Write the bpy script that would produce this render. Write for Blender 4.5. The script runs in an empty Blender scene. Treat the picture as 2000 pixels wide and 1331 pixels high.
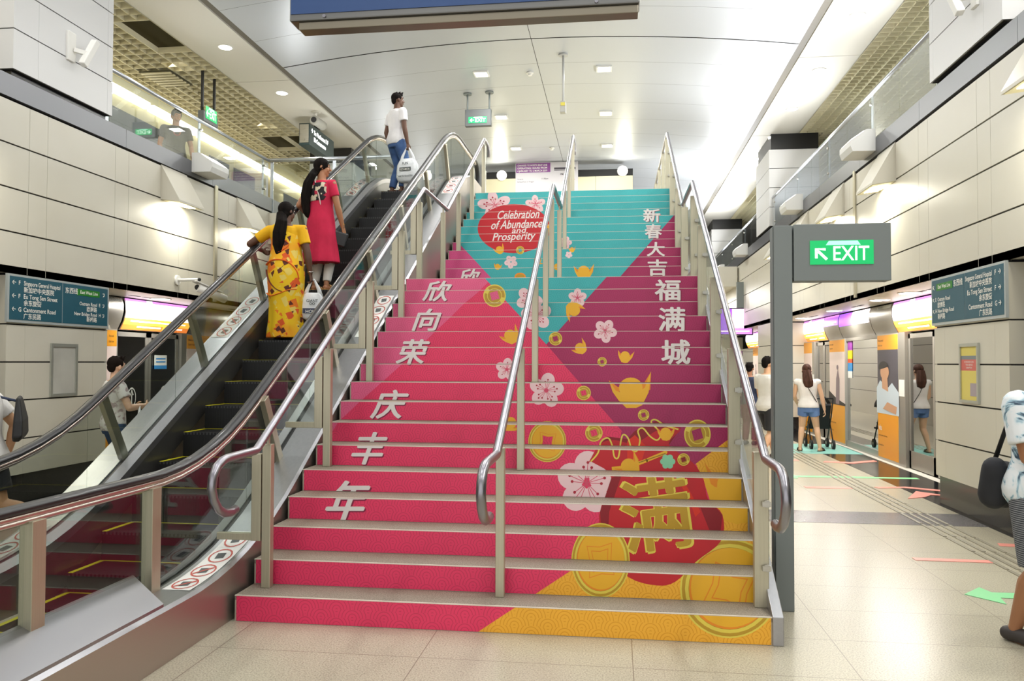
import bpy, bmesh, math, random
from mathutils import Vector, Matrix
from mathutils.geometry import tessellate_polygon
random.seed(7)
V = Vector
SC = bpy.context.scene
COL = SC.collection
# ------------------------------------------------------------------ camera
F_PX, YAW, PIT, ROL = 1573.0, -.128, .0268, .0025
CAM = V((0, -4.81, 1.62))
_f = V((math.sin(YAW)*math.cos(PIT), math.cos(YAW)*math.cos(PIT), math.sin(PIT)))
_r = V((math.cos(YAW), -math.sin(YAW), 0)); _u = _r.cross(_f)
RGT = math.cos(ROL)*_r + math.sin(ROL)*_u; UPV = -math.sin(ROL)*_r + math.cos(ROL)*_u; FWD = _f
cd = bpy.data.cameras.new('camera'); cam = bpy.data.objects.new('camera', cd); COL.objects.link(cam)
cd.sensor_fit = 'HORIZONTAL'; cd.sensor_width = 36; cd.lens = 36*F_PX/2000; cd.clip_start = .05; cd.clip_end = 300
_M = Matrix((RGT, UPV, -FWD)).transposed().to_4x4(); _M.translation = CAM
cam.matrix_world = _M
SC.camera = cam
def at(px, py, **k):
    """the point of the plane X=, Y= or Z= seen at a photo pixel"""
    d = FWD + (px-1000)/F_PX*RGT + (665.5-py)/F_PX*UPV
    (a, v), = k.items(); i = 'XYZ'.index(a)
    return CAM + d*((v-CAM[i])/d[i])
def lin(h):
    if not isinstance(h, str): return tuple(h[:3])
    h = h.lstrip('#')
    return tuple(((c/12.92) if c <= .04045 else ((c+.055)/1.055)**2.4) for c in (int(h[i:i+2], 16)/255 for i in (0, 2, 4)))
# ------------------------------------------------------------------ world, exposure
w = bpy.data.worlds.new('world'); SC.world = w; w.use_nodes = True
w.node_tree.nodes['Background'].inputs[0].default_value = (1, .985, .97, 1)
w.node_tree.nodes['Background'].inputs[1].default_value = 1.35
SC.view_settings.view_transform = 'Standard'; SC.view_settings.look = 'None'
SC.view_settings.gamma = 1; SC.view_settings.use_curve_mapping = False
SC.view_settings.exposure = -0.02
SC.cycles.max_bounces = 7; SC.cycles.transparent_max_bounces = 24
SC.cycles.glossy_bounces = 4; SC.cycles.diffuse_bounces = 4
SC.cycles.caustics_reflective = False; SC.cycles.caustics_refractive = False
SC.cycles.sample_clamp_indirect = 6
def area_light(name, loc, sx, sy, watts, color=(1, .985, .96), aim=(0, 0, -1), parent=None):
    l = bpy.data.lights.new(name, 'AREA'); l.shape = 'RECTANGLE'; l.size = sx; l.size_y = sy
    l.energy = watts; l.color = color
    o = bpy.data.objects.new(name, l); COL.objects.link(o)
    o.rotation_euler = V(aim).to_track_quat('-Z', 'Y').to_euler(); o.location = loc
    if parent: o.parent = parent; o.location = V(loc) - WL[parent]
    return o
# main station geometry (metres): x across, y along the stairs, z up
XL, XR = -6.68, 3.663            # upper facades of the hall, left and right
RISE, GO, LAND = .16, .271, 1.245
WLX, WRX = -2.36, .89            # stair sides
ZF = 28*RISE                     # concourse floor
ZC = 7.1                         # soffit level
CX = (XL+XR)/2
def riser_y(k): return (k-1)*GO + (LAND if k > 16 else 0)
# ------------------------------------------------------------------ materials
MATS = {}
def mat(name, col='#cccccc', rough=.5, metal=0, emis=None, es=0, spec=.5, alpha=1, noise=None, bump=None, coat=0):
    if name in MATS: return MATS[name]
    m = bpy.data.materials.new(name); m.use_nodes = True; nt = m.node_tree; b = nt.nodes['Principled BSDF']
    c = lin(col) + (1,)
    b.inputs['Base Color'].default_value = c; b.inputs['Roughness'].default_value = rough
    b.inputs['Metallic'].default_value = metal; b.inputs['Specular IOR Level'].default_value = spec
    b.inputs['Coat Weight'].default_value = coat
    if emis: b.inputs['Emission Color'].default_value = lin(emis)+(1,); b.inputs['Emission Strength'].default_value = es
    if noise or bump:
        tc = nt.nodes.new('ShaderNodeTexCoord')
        mp = nt.nodes.new('ShaderNodeMapping'); nt.links.new(tc.outputs['Object'], mp.inputs[0])
        n = nt.nodes.new('ShaderNodeTexNoise'); nt.links.new(mp.outputs[0], n.inputs[0])
    if noise:                                   # (scale xyz, other colour, low, high)
        sx, c2, lo, hi = noise
        mp.inputs['Scale'].default_value = sx if isinstance(sx, tuple) else (sx,)*3
        n.inputs['Scale'].default_value = 1; n.inputs['Detail'].default_value = 4
        r = nt.nodes.new('ShaderNodeValToRGB'); r.color_ramp.elements[0].position = lo; r.color_ramp.elements[1].position = hi
        r.color_ramp.elements[0].color = lin(c2)+(1,); r.color_ramp.elements[1].color = c
        nt.links.new(n.outputs[0], r.inputs[0]); nt.links.new(r.outputs[0], b.inputs['Base Color'])
    if bump:
        if not noise: n.inputs['Scale'].default_value = bump[0]
        bp = nt.nodes.new('ShaderNodeBump'); bp.inputs['Strength'].default_value = bump[1]; bp.inputs['Distance'].default_value = .01
        nt.links.new(n.outputs[0], bp.inputs['Height']); nt.links.new(bp.outputs[0], b.inputs['Normal'])
    MATS[name] = m; return m
def glass(name, tint=(.93, .97, .95), refl=.08, edge=.55, rough=.0):
    if name in MATS: return MATS[name]
    m = bpy.data.materials.new(name); m.use_nodes = True; nt = m.node_tree; nt.nodes.clear()
    out = nt.nodes.new('ShaderNodeOutputMaterial'); mx = nt.nodes.new('ShaderNodeMixShader')
    t = nt.nodes.new('ShaderNodeBsdfTransparent'); t.inputs[0].default_value = tuple(tint)+(1,)
    g = nt.nodes.new('ShaderNodeBsdfGlossy'); g.inputs['Roughness'].default_value = rough
    lw = nt.nodes.new('ShaderNodeLayerWeight'); lw.inputs[0].default_value = .5
    mr = nt.nodes.new('ShaderNodeMapRange'); mr.inputs[3].default_value = refl; mr.inputs[4].default_value = edge
    pw = nt.nodes.new('ShaderNodeMath'); pw.operation = 'POWER'; pw.inputs[1].default_value = 2.5
    nt.links.new(lw.outputs['Facing'], pw.inputs[0]); nt.links.new(pw.outputs[0], mr.inputs[0])
    nt.links.new(mr.outputs[0], mx.inputs[0]); nt.links.new(t.outputs[0], mx.inputs[1]); nt.links.new(g.outputs[0], mx.inputs[2])
    nt.links.new(mx.outputs[0], out.inputs[0]); MATS[name] = m; return m
STEEL = mat('brushed_steel', '#c4c1b8', .30, .95, noise=((4, 4, 160), '#aeaba2', .3, .7))
STEELH = mat('brushed_steel_deck', '#aeaeb1', .33, .9, noise=((50, 2, 50), '#a8a8ac', .3, .7))
SATIN = mat('satin_steel_post', '#c2bca6', .42, .75, noise=((120, 120, 3), '#bab49e', .3, .7))
CHROME = mat('polished_steel_pipe', '#98969d', .30, .95)
DSTEEL = mat('dark_steel', '#7a7a78', .35, .9)
RUBBER = mat('black_rubber', '#141418', .42, 0, coat=.12)
BLACK = mat('black', '#0c0c0d', .6)
GREY = mat('grey_paint', '#7d8483', .55)
DGREY = mat('dark_grey_paint', '#55595a', .5)
WHITE = mat('white_paint', '#ecebe6', .5)
CREAM = mat('cream_enamel', '#d3cfc2', .38, noise=(.7, '#cdc8b8', .3, .7))
COOL = mat('cool_white_enamel', '#dcdcdc', .38)
GAP = mat('dark_joint', '#2b2a27', .8)
HAIRLINE = mat('fine_joint', '#9c968a', .7)
GLASS = glass('clear_glass', (.95, .98, .96), .05, .5)
BGLASS = glass('balustrade_glass', (.93, .96, .96), .08, .9)
LAMP = mat('lamp_glow', '#ffffff', .5, emis='#fffaf0', es=9)
LAMPW = mat('warm_lamp_glow', '#ffffff', .5, emis='#fff6d8', es=9)
SIGNTXT = mat('sign_lettering', '#f0efe8', .5)
# ------------------------------------------------------------------ mesh builder
WL = {}
class MB:
    def __init__(s): s.v = []; s.f = []; s.m = []; s.s = []
    def add(s, vs, fs, mi=0, sm=False):
        o = len(s.v); s.v += [V(p) for p in vs]
        for f in fs: s.f.append([i+o for i in f]); s.m.append(mi); s.s.append(sm)
        return s
    def box(s, a, b, mi=0):
        x0, y0, z0 = a; x1, y1, z1 = b
        return s.add([(x0,y0,z0),(x1,y0,z0),(x1,y1,z0),(x0,y1,z0),(x0,y0,z1),(x1,y0,z1),(x1,y1,z1),(x0,y1,z1)],
                     [(3,2,1,0),(4,5,6,7),(0,1,5,4),(1,2,6,5),(2,3,7,6),(3,0,4,7)], mi)
    def prism(s, pts, ax, lo, hi, mi=0, sm=False):
        """polygon in the two other axes, extruded along axis ax"""
        n = len(pts); mk = {'x': lambda p, t: (t, p[0], p[1]), 'y': lambda p, t: (p[0], t, p[1]), 'z': lambda p, t: (p[0], p[1], t)}[ax]
        vs = [mk(p, lo) for p in pts] + [mk(p, hi) for p in pts]
        tri = tessellate_polygon([[V((p[0], p[1], 0)) for p in pts]])
        s.add(vs, [tuple(t) for t in tri] + [tuple(i+n for i in reversed(t)) for t in tri], mi)
        o = len(s.v)-2*n
        for i in range(n):
            j = (i+1) % n; s.f.append([o+i, o+j, o+n+j, o+n+i]); s.m.append(mi); s.s.append(sm)
        return s
    def strip(s, rows, mi=0, sm=True, close=False):
        """rows of points of equal length, joined to a sheet"""
        n = len(rows[0]); vs = [p for r in rows for p in r]; fs = []
        for i in range(len(rows)-1):
            for j in range(n if close else n-1):
                k = (j+1) % n; fs.append((i*n+j, i*n+k, (i+1)*n+k, (i+1)*n+j))
        return s.add(vs, fs, mi, sm)
    def loft(s, rings, mi=0, sm=True, cap=True):
        n = len(rings[0]); assert all(len(r) == n for r in rings); s.strip(rings, mi, sm, True); o = len(s.v)-n*len(rings)
        if cap:
            s.f.append([o+i for i in reversed(range(n))]); s.m.append(mi); s.s.append(False)
            e = len(s.v)-n; s.f.append([e+i for i in range(n)]); s.m.append(mi); s.s.append(False)
        return s
    def tube(s, path, r, n=12, mi=0, cap=True, flat=None):
        path = [V(p) for p in path]; rings = []; t0 = (path[1]-path[0]).normalized()
        up = V((0, 0, 1)) if abs(t0.z) < .9 else V((0, 1, 0)); a = t0.cross(up).normalized()
        for i, p in enumerate(path):
            t = ((path[i+1]-p).normalized() if i < len(path)-1 else V()) + ((p-path[i-1]).normalized() if i else V())
            t.normalize(); a = (a - t*a.dot(t)).normalized(); b = t.cross(a)
            rr = r[i] if isinstance(r, (list, tuple)) else r
            ra, rb = (rr, rr) if not flat else (rr, rr*flat)
            rings.append([p + a*math.cos(q)*ra + b*math.sin(q)*rb for q in (2*math.pi*k/n for k in range(n))])
        return s.loft(rings, mi, True, cap)
    def bar(s, p, q, wx, wy, up=(0, 0, 1), mi=0):
        p, q = V(p), V(q); t = (q-p).normalized(); a = t.cross(V(up))
        a = a.normalized() if a.length > 1e-4 else V((1, 0, 0)); b = a.cross(t)
        c = [a*i*wx/2+b*j*wy/2 for i, j in ((-1,-1),(1,-1),(1,1),(-1,1))]
        return s.add([p+d for d in c]+[q+d for d in c], [(3,2,1,0),(4,5,6,7),(0,1,5,4),(1,2,6,5),(2,3,7,6),(3,0,4,7)], mi)
    def ball(s, c, r, n=14, mi=0, M=None):
        c = V(c); r = (r, r, r) if isinstance(r, (int, float)) else r; rings = []
        for i in range(1, n//2+1):
            th = math.pi*i/(n//2+1)
            rings.append([V((math.sin(th)*math.cos(2*math.pi*k/n)*r[0], math.sin(th)*math.sin(2*math.pi*k/n)*r[1], -math.cos(th)*r[2])) for k in range(n)])
        if M: rings = [[M @ p for p in q] for q in rings]
        return s.loft([[c+p for p in q] for q in rings], mi)
    def disc(s, c, r, ax='z', h=.01, n=20, mi=0):
        q = [(r*math.cos(2*math.pi*k/n), r*math.sin(2*math.pi*k/n)) for k in range(n)]; c = V(c)
        i = 'xyz'.index(ax); o = [j for j in range(3) if j != i]
        return s.prism([(c[o[0]]+a, c[o[1]]+b) for a, b in q], ax, c[i], c[i]+h, mi, True)
    def quad(s, a, b, c, d, mi=0): return s.add([a, b, c, d], [(0, 1, 2, 3)], mi)
    def tris(s, tl, fn, mi=0):
        vs = []; fs = []
        for t in tl:
            o = len(vs); vs += [fn(p) for p in t]; fs.append((o, o+1, o+2))
        return s.add(vs, fs, mi)
    def text(s, body, org, u, v, h, mi=0, bold=0, align='l', maxw=None, shear=0):
        """flat lettering: org is the baseline start (or centre / right end), u and v its directions"""
        tl, wd = text_tris(body, bold, shear); u, v, org = V(u), V(v), V(org); sx = h
        if maxw and wd*h > maxw: sx = maxw/wd
        o = {'l': 0, 'c': -wd/2, 'r': -wd}[align]
        return s.tris(tl, lambda p: org + u*((p[0]+o)*sx) + v*(p[1]*h), mi)
    def build(s, name, mats, parent=None, bevel=0, label=None, cat=None, group=None, kind=None, vox=0, smooth=0, seg=2):
        me = bpy.data.meshes.new(name); lo = V((min(p[i] for p in s.v) for i in range(3))); hi = V((max(p[i] for p in s.v) for i in range(3)))
        c = V(((lo.x+hi.x)/2, (lo.y+hi.y)/2, lo.z))
        me.from_pydata([tuple(p-c) for p in s.v], [], s.f)
        for m in (mats if isinstance(mats, (list, tuple)) else [mats]): me.materials.append(m)
        me.polygons.foreach_set('material_index', s.m); me.polygons.foreach_set('use_smooth', s.s)
        if len(s.f) < 30000:
            bm = bmesh.new(); bm.from_mesh(me); bmesh.ops.recalc_face_normals(bm, faces=bm.faces); bm.to_mesh(me); bm.free()
        o = bpy.data.objects.new(name, me); COL.objects.link(o)
        if vox:                                          # grow separate volumes into one continuous skin
            r = o.modifiers.new('r', 'REMESH'); r.mode = 'VOXEL'; r.voxel_size = vox; r.use_smooth_shade = True
            if smooth: q = o.modifiers.new('s', 'SMOOTH'); q.iterations = smooth; q.factor = .5
            dg = bpy.context.evaluated_depsgraph_get(); m2 = bpy.data.meshes.new_from_object(o.evaluated_get(dg))
            o.modifiers.clear(); o.data = m2
            m2.polygons.foreach_set('use_smooth', [True]*len(m2.polygons))
            if not m2.materials:
                for m in (mats if isinstance(mats, (list, tuple)) else [mats]): m2.materials.append(m)
        elif bevel:
            b = o.modifiers.new('bevel', 'BEVEL'); b.width = bevel; b.segments = seg; b.limit_method = 'ANGLE'; b.angle_limit = .6
        o.location = c
        if parent: o.parent = parent; o.location = c - WL[parent]
        WL[o] = c; tag(o, label, cat, group, kind)
        return o
def tag(o, label=None, cat=None, group=None, kind=None):
    for k, v in (('label', label), ('category', cat), ('group', group), ('kind', kind)):
        if v: o[k] = v
    return o
def thing(name, label, cat, loc, group=None, kind=None):
    o = bpy.data.objects.new(name, None); COL.objects.link(o); o.location = loc; o.empty_display_size = .1
    WL[o] = V(loc); return tag(o, label, cat, group, kind)
def dup(o, loc=None, label=None, parent=None, rz=None):
    """a copy of a thing with copies of its parts and sub-parts"""
    c = o.copy(); COL.objects.link(c)
    if o.data and o.type == 'LIGHT': c.data = o.data
    if parent: c.parent = parent
    if loc is not None: c.location = loc; WL[c] = V(loc)
    if label: c['label'] = label
    if rz is not None: c.rotation_euler.z = rz
    for ch in list(o.children): dup(ch, parent=c)
    return c
def struct(name, mb, mats, **k): return mb.build(name, mats, kind='structure', **k)
_TX = {}
def text_tris(body, bold=0, shear=0):
    key = (body, bold, shear)
    if key in _TX: return _TX[key]
    cu = bpy.data.curves.new('t', 'FONT'); cu.body = body; cu.size = 1.37; cu.offset = bold; cu.fill_mode = 'FRONT'; cu.resolution_u = 3; cu.shear = shear
    o = bpy.data.objects.new('t', cu); COL.objects.link(o)
    dg = bpy.context.evaluated_depsgraph_get(); dg.update(); ev = o.evaluated_get(dg); me = ev.to_mesh(); me.calc_loop_triangles()
    tl = [[tuple(me.vertices[i].co[:2]) for i in t.vertices] for t in me.loop_triangles]
    ev.to_mesh_clear(); bpy.data.objects.remove(o); bpy.data.curves.remove(cu)
    xs = [p[0] for t in tl for p in t] or [0]; x0 = min(xs); wd = max(xs)-x0
    tl = [[(p[0]-x0, p[1]) for p in t] for t in tl]
    _TX[key] = (tl, wd); return _TX[key]
def arc(cx, cy, r, a0, a1, n=8):
    return [(cx+r*math.cos(math.radians(a0+(a1-a0)*i/n)), cy+r*math.sin(math.radians(a0+(a1-a0)*i/n))) for i in range(n+1)]
# ------------------------------------------------------------------ floor
def floor_mat():
    m = bpy.data.materials.new('granite_tiles'); m.use_nodes = True; nt = m.node_tree; b = nt.nodes['Principled BSDF']; L = nt.links.new
    tc = nt.nodes.new('ShaderNodeTexCoord'); sp = nt.nodes.new('ShaderNodeSeparateXYZ'); gm = nt.nodes.new('ShaderNodeNewGeometry'); L(gm.outputs['Position'], sp.inputs[0])
    n1 = nt.nodes.new('ShaderNodeTexNoise'); n1.inputs['Scale'].default_value = 110; n1.inputs['Detail'].default_value = 3; L(gm.outputs['Position'], n1.inputs[0])
    r1 = nt.nodes.new('ShaderNodeValToRGB'); e = r1.color_ramp.elements
    e[0].position = .36; e[0].color = lin('#9a927f')+(1,); e[1].position = .6; e[1].color = lin('#c4beaa')+(1,)
    x = e.new(.47); x.color = lin('#b4ad98')+(1,); L(n1.outputs[0], r1.inputs[0])
    n2 = nt.nodes.new('ShaderNodeTexNoise'); n2.inputs['Scale'].default_value = 1.1; L(gm.outputs['Position'], n2.inputs[0])
    mx = nt.nodes.new('ShaderNodeMix'); mx.data_type = 'RGBA'; mx.blend_type = 'MULTIPLY'; mx.inputs[0].default_value = .25
    r2 = nt.nodes.new('ShaderNodeValToRGB'); r2.color_ramp.elements[0].color = (.72, .7, .66, 1); L(n2.outputs[0], r2.inputs[0])
    L(r1.outputs[0], mx.inputs[6]); L(r2.outputs[0], mx.inputs[7])
    def line(sock, off, per):
        a = nt.nodes.new('ShaderNodeMath'); a.operation = 'SUBTRACT'; a.inputs[1].default_value = off; L(sock, a.inputs[0])
        p = nt.nodes.new('ShaderNodeMath'); p.operation = 'PINGPONG'; p.inputs[1].default_value = per/2; L(a.outputs[0], p.inputs[0])
        c = nt.nodes.new('ShaderNodeMath'); c.operation = 'LESS_THAN'; c.inputs[1].default_value = .0028; L(p.outputs[0], c.inputs[0]); return c
    lx = line(sp.outputs[0], 1.25, 1.16); ly = line(sp.outputs[1], .142, .595)
    mxl = nt.nodes.new('ShaderNodeMath'); mxl.operation = 'MAXIMUM'; L(lx.outputs[0], mxl.inputs[0]); L(ly.outputs[0], mxl.inputs[1])
    m2 = nt.nodes.new('ShaderNodeMix'); m2.data_type = 'RGBA'; L(mxl.outputs[0], m2.inputs[0]); L(mx.outputs[2], m2.inputs[6]); m2.inputs[7].default_value = lin('#857a6a')+(1,)
    L(m2.outputs[2], b.inputs['Base Color']); b.inputs['Roughness'].default_value = .28; return m
FLOORM = floor_mat()
BGRAN = mat('black_granite', '#2c2c2e', .16, noise=(160, '#121213', .35, .65))
GREYG = mat('grey_granite', '#807d7e', .25, noise=(150, '#5c5a5c', .35, .65))
struct('floor', MB().box((-9, -9, -.2), (7, 46, 0)), FLOORM)
m = MB(); m.box((-2.0, 3.73, .0), (XR, 4.40, .002)); struct('floor_band', m, GREYG)
m = MB(); m.box((XR-.01, -9, 0), (4.4, 45, .0025)).box((-7.4, -9, 0), (XL+.01, 45, .0025)); struct('floor_edge', m, BGRAN)
m = MB(); m.box((4.34, -9, 0), (4.5, 45, .004)).box((-7.48, -9, 0), (-7.32, 45, .004)); struct('floor_trim', m, mat('pale_threshold', '#e2ddd0', .4))
m = MB()
for i in range(4):
    x = 3.03 + i*.085
    for k in range(64): m.box((x, -4+k*.6, 0), (x+.032, -4+k*.6+.57, .006))
tag(m.build('tactile_strip', mat('tactile_rib', '#8d8674', .5)), 'ribbed tactile guide lines running along the right platform floor', 'floor strip')
RED = mat('floor_red_tape', '#f29a8c', .4); GREEN = mat('floor_green_tape', '#8bdb9c', .4); TEAL = mat('floor_teal_mat', '#8fd3c8', .4)
def decal(pts, name, label, m, cat='floor sticker', h=.004):
    b = MB().prism(pts, 'z', 0.001, h); b.build(name, m, label=label, cat=cat)
decal([(2.44, 2.21), (3.03, 2.20), (3.03, 2.29), (2.44, 2.30)], 'floor_tape', 'red tape bar on the floor above the green arrow, left of the tactile lines', RED)
decal([(2.42, 1.23), (2.60, 1.43), (2.63, 1.30), (3.2, 1.33), (3.2, 1.19), (2.63, 1.17), (2.60, 1.02)], 'floor_arrow', 'large green arrow on the floor pointing left, at right foreground', GREEN, 'floor arrow')
decal([(3.37, 2.86), (3.75, 2.80), (3.75, 2.93), (3.40, 2.97)], 'floor_tape', 'short red tape bar beside the right tactile lines near the man in patterned shirt', RED)
decal([(2.44, 6.05), (3.02, 6.05), (3.02, 6.19), (2.44, 6.19)], 'floor_tape', 'faint red tape bar on floor beyond the grey granite band', RED)
decal([(2.3, 9.0), (3.0, 9.0), (3.0, 9.2), (2.3, 9.2)], 'floor_tape', 'faint red tape bar farthest from the camera, left of the tactile lines', RED)
decal([(2.33, 7.15), (2.52, 7.40), (2.56, 7.22), (4.2, 7.22), (4.2, 7.08), (2.56, 7.08), (2.52, 6.9)], 'floor_arrow', 'thin green arrow on floor crossing to the black granite by the door', GREEN, 'floor arrow')
decal([(3.36, 6.15), (3.70, 6.22), (4.25, 5.85), (4.28, 6.0), (3.75, 6.33), (3.34, 6.25)], 'floor_tape', 'red tape strip angled over the black granite before the column', RED, h=.006)
decal([(3.45, 5.35), (3.75, 5.95), (4.05, 5.62), (3.82, 5.66), (3.70, 5.5)], 'floor_arrow', 'red arrow head on floor beside the right column foot', RED, 'floor arrow', .007)
decal([(3.35, 8.9), (3.78, 8.75), (4.25, 9.1), (4.25, 9.28), (3.8, 8.95), (3.42, 9.05)], 'floor_arrow', 'red bent arrow on the black granite below the portrait advertisement', RED, 'floor arrow', .006)
decal([(3.05, 10.15), (4.36, 10.15), (4.36, 11.9), (3.05, 11.9)], 'floor_mat', 'teal waiting zone marked on the floor under the woman in shorts', TEAL, 'floor zone')

# ------------------------------------------------------------------ staircase
GRAN = mat('tread_granite', '#9c9282', .6, noise=(130, '#71685b', .36, .62))
NOSE = mat('nosing_strip', '#d8cfc0', .5)
RISERM = mat('riser_backing', '#b9ae9c', .6)
ART = []                                   # (flight, colour key, triangles in the picture plane of the printed graphic)
def seigaiha(name, col, dark):
    """printed vinyl with a faint wave-scale pattern"""
    m = bpy.data.materials.new(name); m.use_nodes = True; nt = m.node_tree; b = nt.nodes['Principled BSDF']; L = nt.links.new
    g = nt.nodes.new('ShaderNodeNewGeometry'); s = nt.nodes.new('ShaderNodeSeparateXYZ'); L(g.outputs['Position'], s.inputs[0])
    def M(op, a, b2=None):
        n = nt.nodes.new('ShaderNodeMath'); n.operation = op
        for i, q in enumerate((a, b2)):
            if q is None: continue
            if isinstance(q, (int, float)): n.inputs[i].default_value = q
            else: L(q, n.inputs[i])
        return n.outputs[0]
    wv, hv = .2, .05
    zz = M('DIVIDE', s.outputs[2], hv); row = M('FLOOR', zz); fz = M('FRACT', zz)
    def d(off):                              # distance to the nearest scale centre of row-off
        r = M('SUBTRACT', row, off); sh = M('MULTIPLY', M('FLOORED_MODULO', r, 2), .5)
        fx = M('SUBTRACT', M('FRACT', M('ADD', M('DIVIDE', s.outputs[0], wv), sh)), .5)
        dz = M('MULTIPLY', M('ADD', fz, off), hv/wv)
        return M('SQRT', M('ADD', M('MULTIPLY', fx, fx), M('MULTIPLY', dz, dz)))
    d0, d1 = d(0), d(1)
    use0 = M('LESS_THAN', d0, .5); dd = M('ADD', M('MULTIPLY', d0, use0), M('MULTIPLY', d1, M('SUBTRACT', 1, use0)))
    ring = M('GREATER_THAN', M('SINE', M('MULTIPLY', dd, 62)), .72)
    mx = nt.nodes.new('ShaderNodeMix'); mx.data_type = 'RGBA'; L(M('MULTIPLY', ring, .85), mx.inputs[0])
    mx.inputs[6].default_value = lin(col)+(1,); mx.inputs[7].default_value = lin(dark)+(1,)
    L(mx.outputs[2], b.inputs['Base Color']); b.inputs['Roughness'].default_value = .45; return m
AC = {'pink': seigaiha('vinyl_pink', '#ec3b69', '#d23058'), 'pale': seigaiha('vinyl_pale_pink', '#ea6390', '#dd5280'),
      'rose': seigaiha('vinyl_rose', '#d8528a', '#cb477d'), 'teal': seigaiha('vinyl_teal', '#41b1b4', '#36a4a8'),
      'mag': seigaiha('vinyl_magenta', '#aa2a5f', '#9d2456'), 'yel': seigaiha('vinyl_yellow', '#f6b636', '#e39a1c'),
      'red': mat('vinyl_red', '#c51f2b', .45), 'dred': mat('vinyl_dark_red', '#8e1322', .45), 'ored': mat('vinyl_orange_red', '#e0331f', .45),
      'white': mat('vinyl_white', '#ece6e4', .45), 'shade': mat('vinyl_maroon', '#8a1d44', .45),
      'gold': mat('vinyl_gold', '#efb52a', .4), 'gold2': mat('vinyl_dull_gold', '#bf982a', .35), 'gold3': mat('vinyl_light_gold', '#e6d354', .35), 'org': mat('vinyl_orange', '#ec8f22', .45),
      'petal': mat('vinyl_petal', '#f2cfd3', .45), 'stamen': mat('vinyl_stamen', '#d9526f', .45), 'dot': mat('vinyl_dot', '#b02038', .45),
      'mint': mat('vinyl_mint', '#8fd6ad', .45), 'fawn': mat('vinyl_brown_gold', '#9a7320', .4)}
AK = list(AC)
def art(c, pts, fl='L'):
    p3 = [V((x, y, 0)) for x, y in pts]
    ART.append((fl, c, [[pts[i] for i in t] for t in tessellate_polygon([p3])]))
def ell(cx, cy, rx, ry=None, n=28, rot=0):
    ry = ry or rx; cr, sr = math.cos(rot), math.sin(rot); o = []
    for i in range(n):
        a, b = rx*math.cos(2*math.pi*i/n), ry*math.sin(2*math.pi*i/n); o.append((cx+a*cr-b*sr, cy+a*sr+b*cr))
    return o
def ringart(c, cx, cy, r0, r1, ry0=None, ry1=None, fl='L', n=32):
    a, b = ell(cx, cy, r0, ry0, n), ell(cx, cy, r1, ry1, n)
    ART.append((fl, c, [[a[i], a[(i+1) % n], b[i]] for i in range(n)]+[[a[(i+1) % n], b[(i+1) % n], b[i]] for i in range(n)]))
def stroke(c, pts, wd, fl='L'):
    tls = ([], [])
    for n, ((x0, y0), (x1, y1)) in enumerate(zip(pts, pts[1:])):
        tl = tls[n % 2]
        l = math.hypot(x1-x0, y1-y0) or 1; nx, ny = -(y1-y0)/l*wd/2, (x1-x0)/l*wd/2
        a, b, c2, d = (x0+nx, y0+ny), (x0-nx, y0-ny), (x1-nx, y1-ny), (x1+nx, y1+ny); tl += [[a, b, c2], [a, c2, d]]
        e = ell(x1, y1, wd/2, None, 8)
        if len(pts) > 2 and wd > 4: tls[1-n % 2].extend([[e[0], e[i], e[i+1]] for i in range(1, 7)])
    for tl in tls:
        if tl: ART.append((fl, c, tl))
def smooth_path(p, n=5):
    o = []
    for i in range(len(p)-1):
        a, b, c, d = p[max(i-1, 0)], p[i], p[i+1], p[min(i+2, len(p)-1)]
        for k in range(n):
            t = k/n; o.append(tuple(.5*((2*b[j])+(-a[j]+c[j])*t+(2*a[j]-5*b[j]+4*c[j]-d[j])*t*t+(-a[j]+3*b[j]-3*c[j]+d[j])*t**3) for j in (0, 1)))
    return o+[p[-1]]
def coin(cx, cy, r, hole, fl='L', rot=.5, ry=None):
    ry = ry or r
    art('gold2', ell(cx, cy, r, ry), fl); ringart('gold3', cx, cy, r, r*.9, ry, ry*.9, fl); ringart('gold3', cx, cy, r*.66, r*.6, ry*.66, ry*.6, fl)
    art('gold3', [(cx+r*.9*math.cos(a), cy+ry*.9*math.sin(a)) for a in (.2, .5, .8)]+[(cx+r*.62*math.cos(a), cy+ry*.62*math.sin(a)) for a in (.8, .2)], fl)
    art('gold3', [(cx+r*.9*math.cos(a), cy+ry*.9*math.sin(a)) for a in (3.4, 3.7, 4.0)]+[(cx+r*.62*math.cos(a), cy+ry*.62*math.sin(a)) for a in (4.0, 3.4)], fl)
    art(hole, [(cx+r*.5*math.cos(rot+i*math.pi/2), cy+ry*.5*math.sin(rot+i*math.pi/2)) for i in range(4)], fl)
def bigcoin(cx, cy, r, ry, hole=None, fl='L', tilt=.1):
    art('gold3', ell(cx, cy, r, ry, 40), fl); art('gold2', ell(cx, cy, r*.965, ry*.965, 40), fl); ringart('gold3', cx, cy, r*.9, r*.83, ry*.9, ry*.83, fl); art('org', ell(cx, cy, r*.82, ry*.82, 40), fl); art('gold', ell(cx+r*.02, cy-ry*.02, r*.8, ry*.8, 40), fl)
    def star(s, c):
        p = []
        for i in range(4):
            a = math.pi/4+tilt+i*math.pi/2; b = a+math.pi/4
            p += [(cx+r*s*math.cos(a), cy+ry*s*math.sin(a)), (cx+r*s*.6*math.cos(b), cy+ry*s*.6*math.sin(b))]
        art(c, p, fl)
    star(.62, 'org'); star(.58, 'gold'); star(.42, 'org' if not hole else 'org'); star(.38, hole or 'gold')
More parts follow.
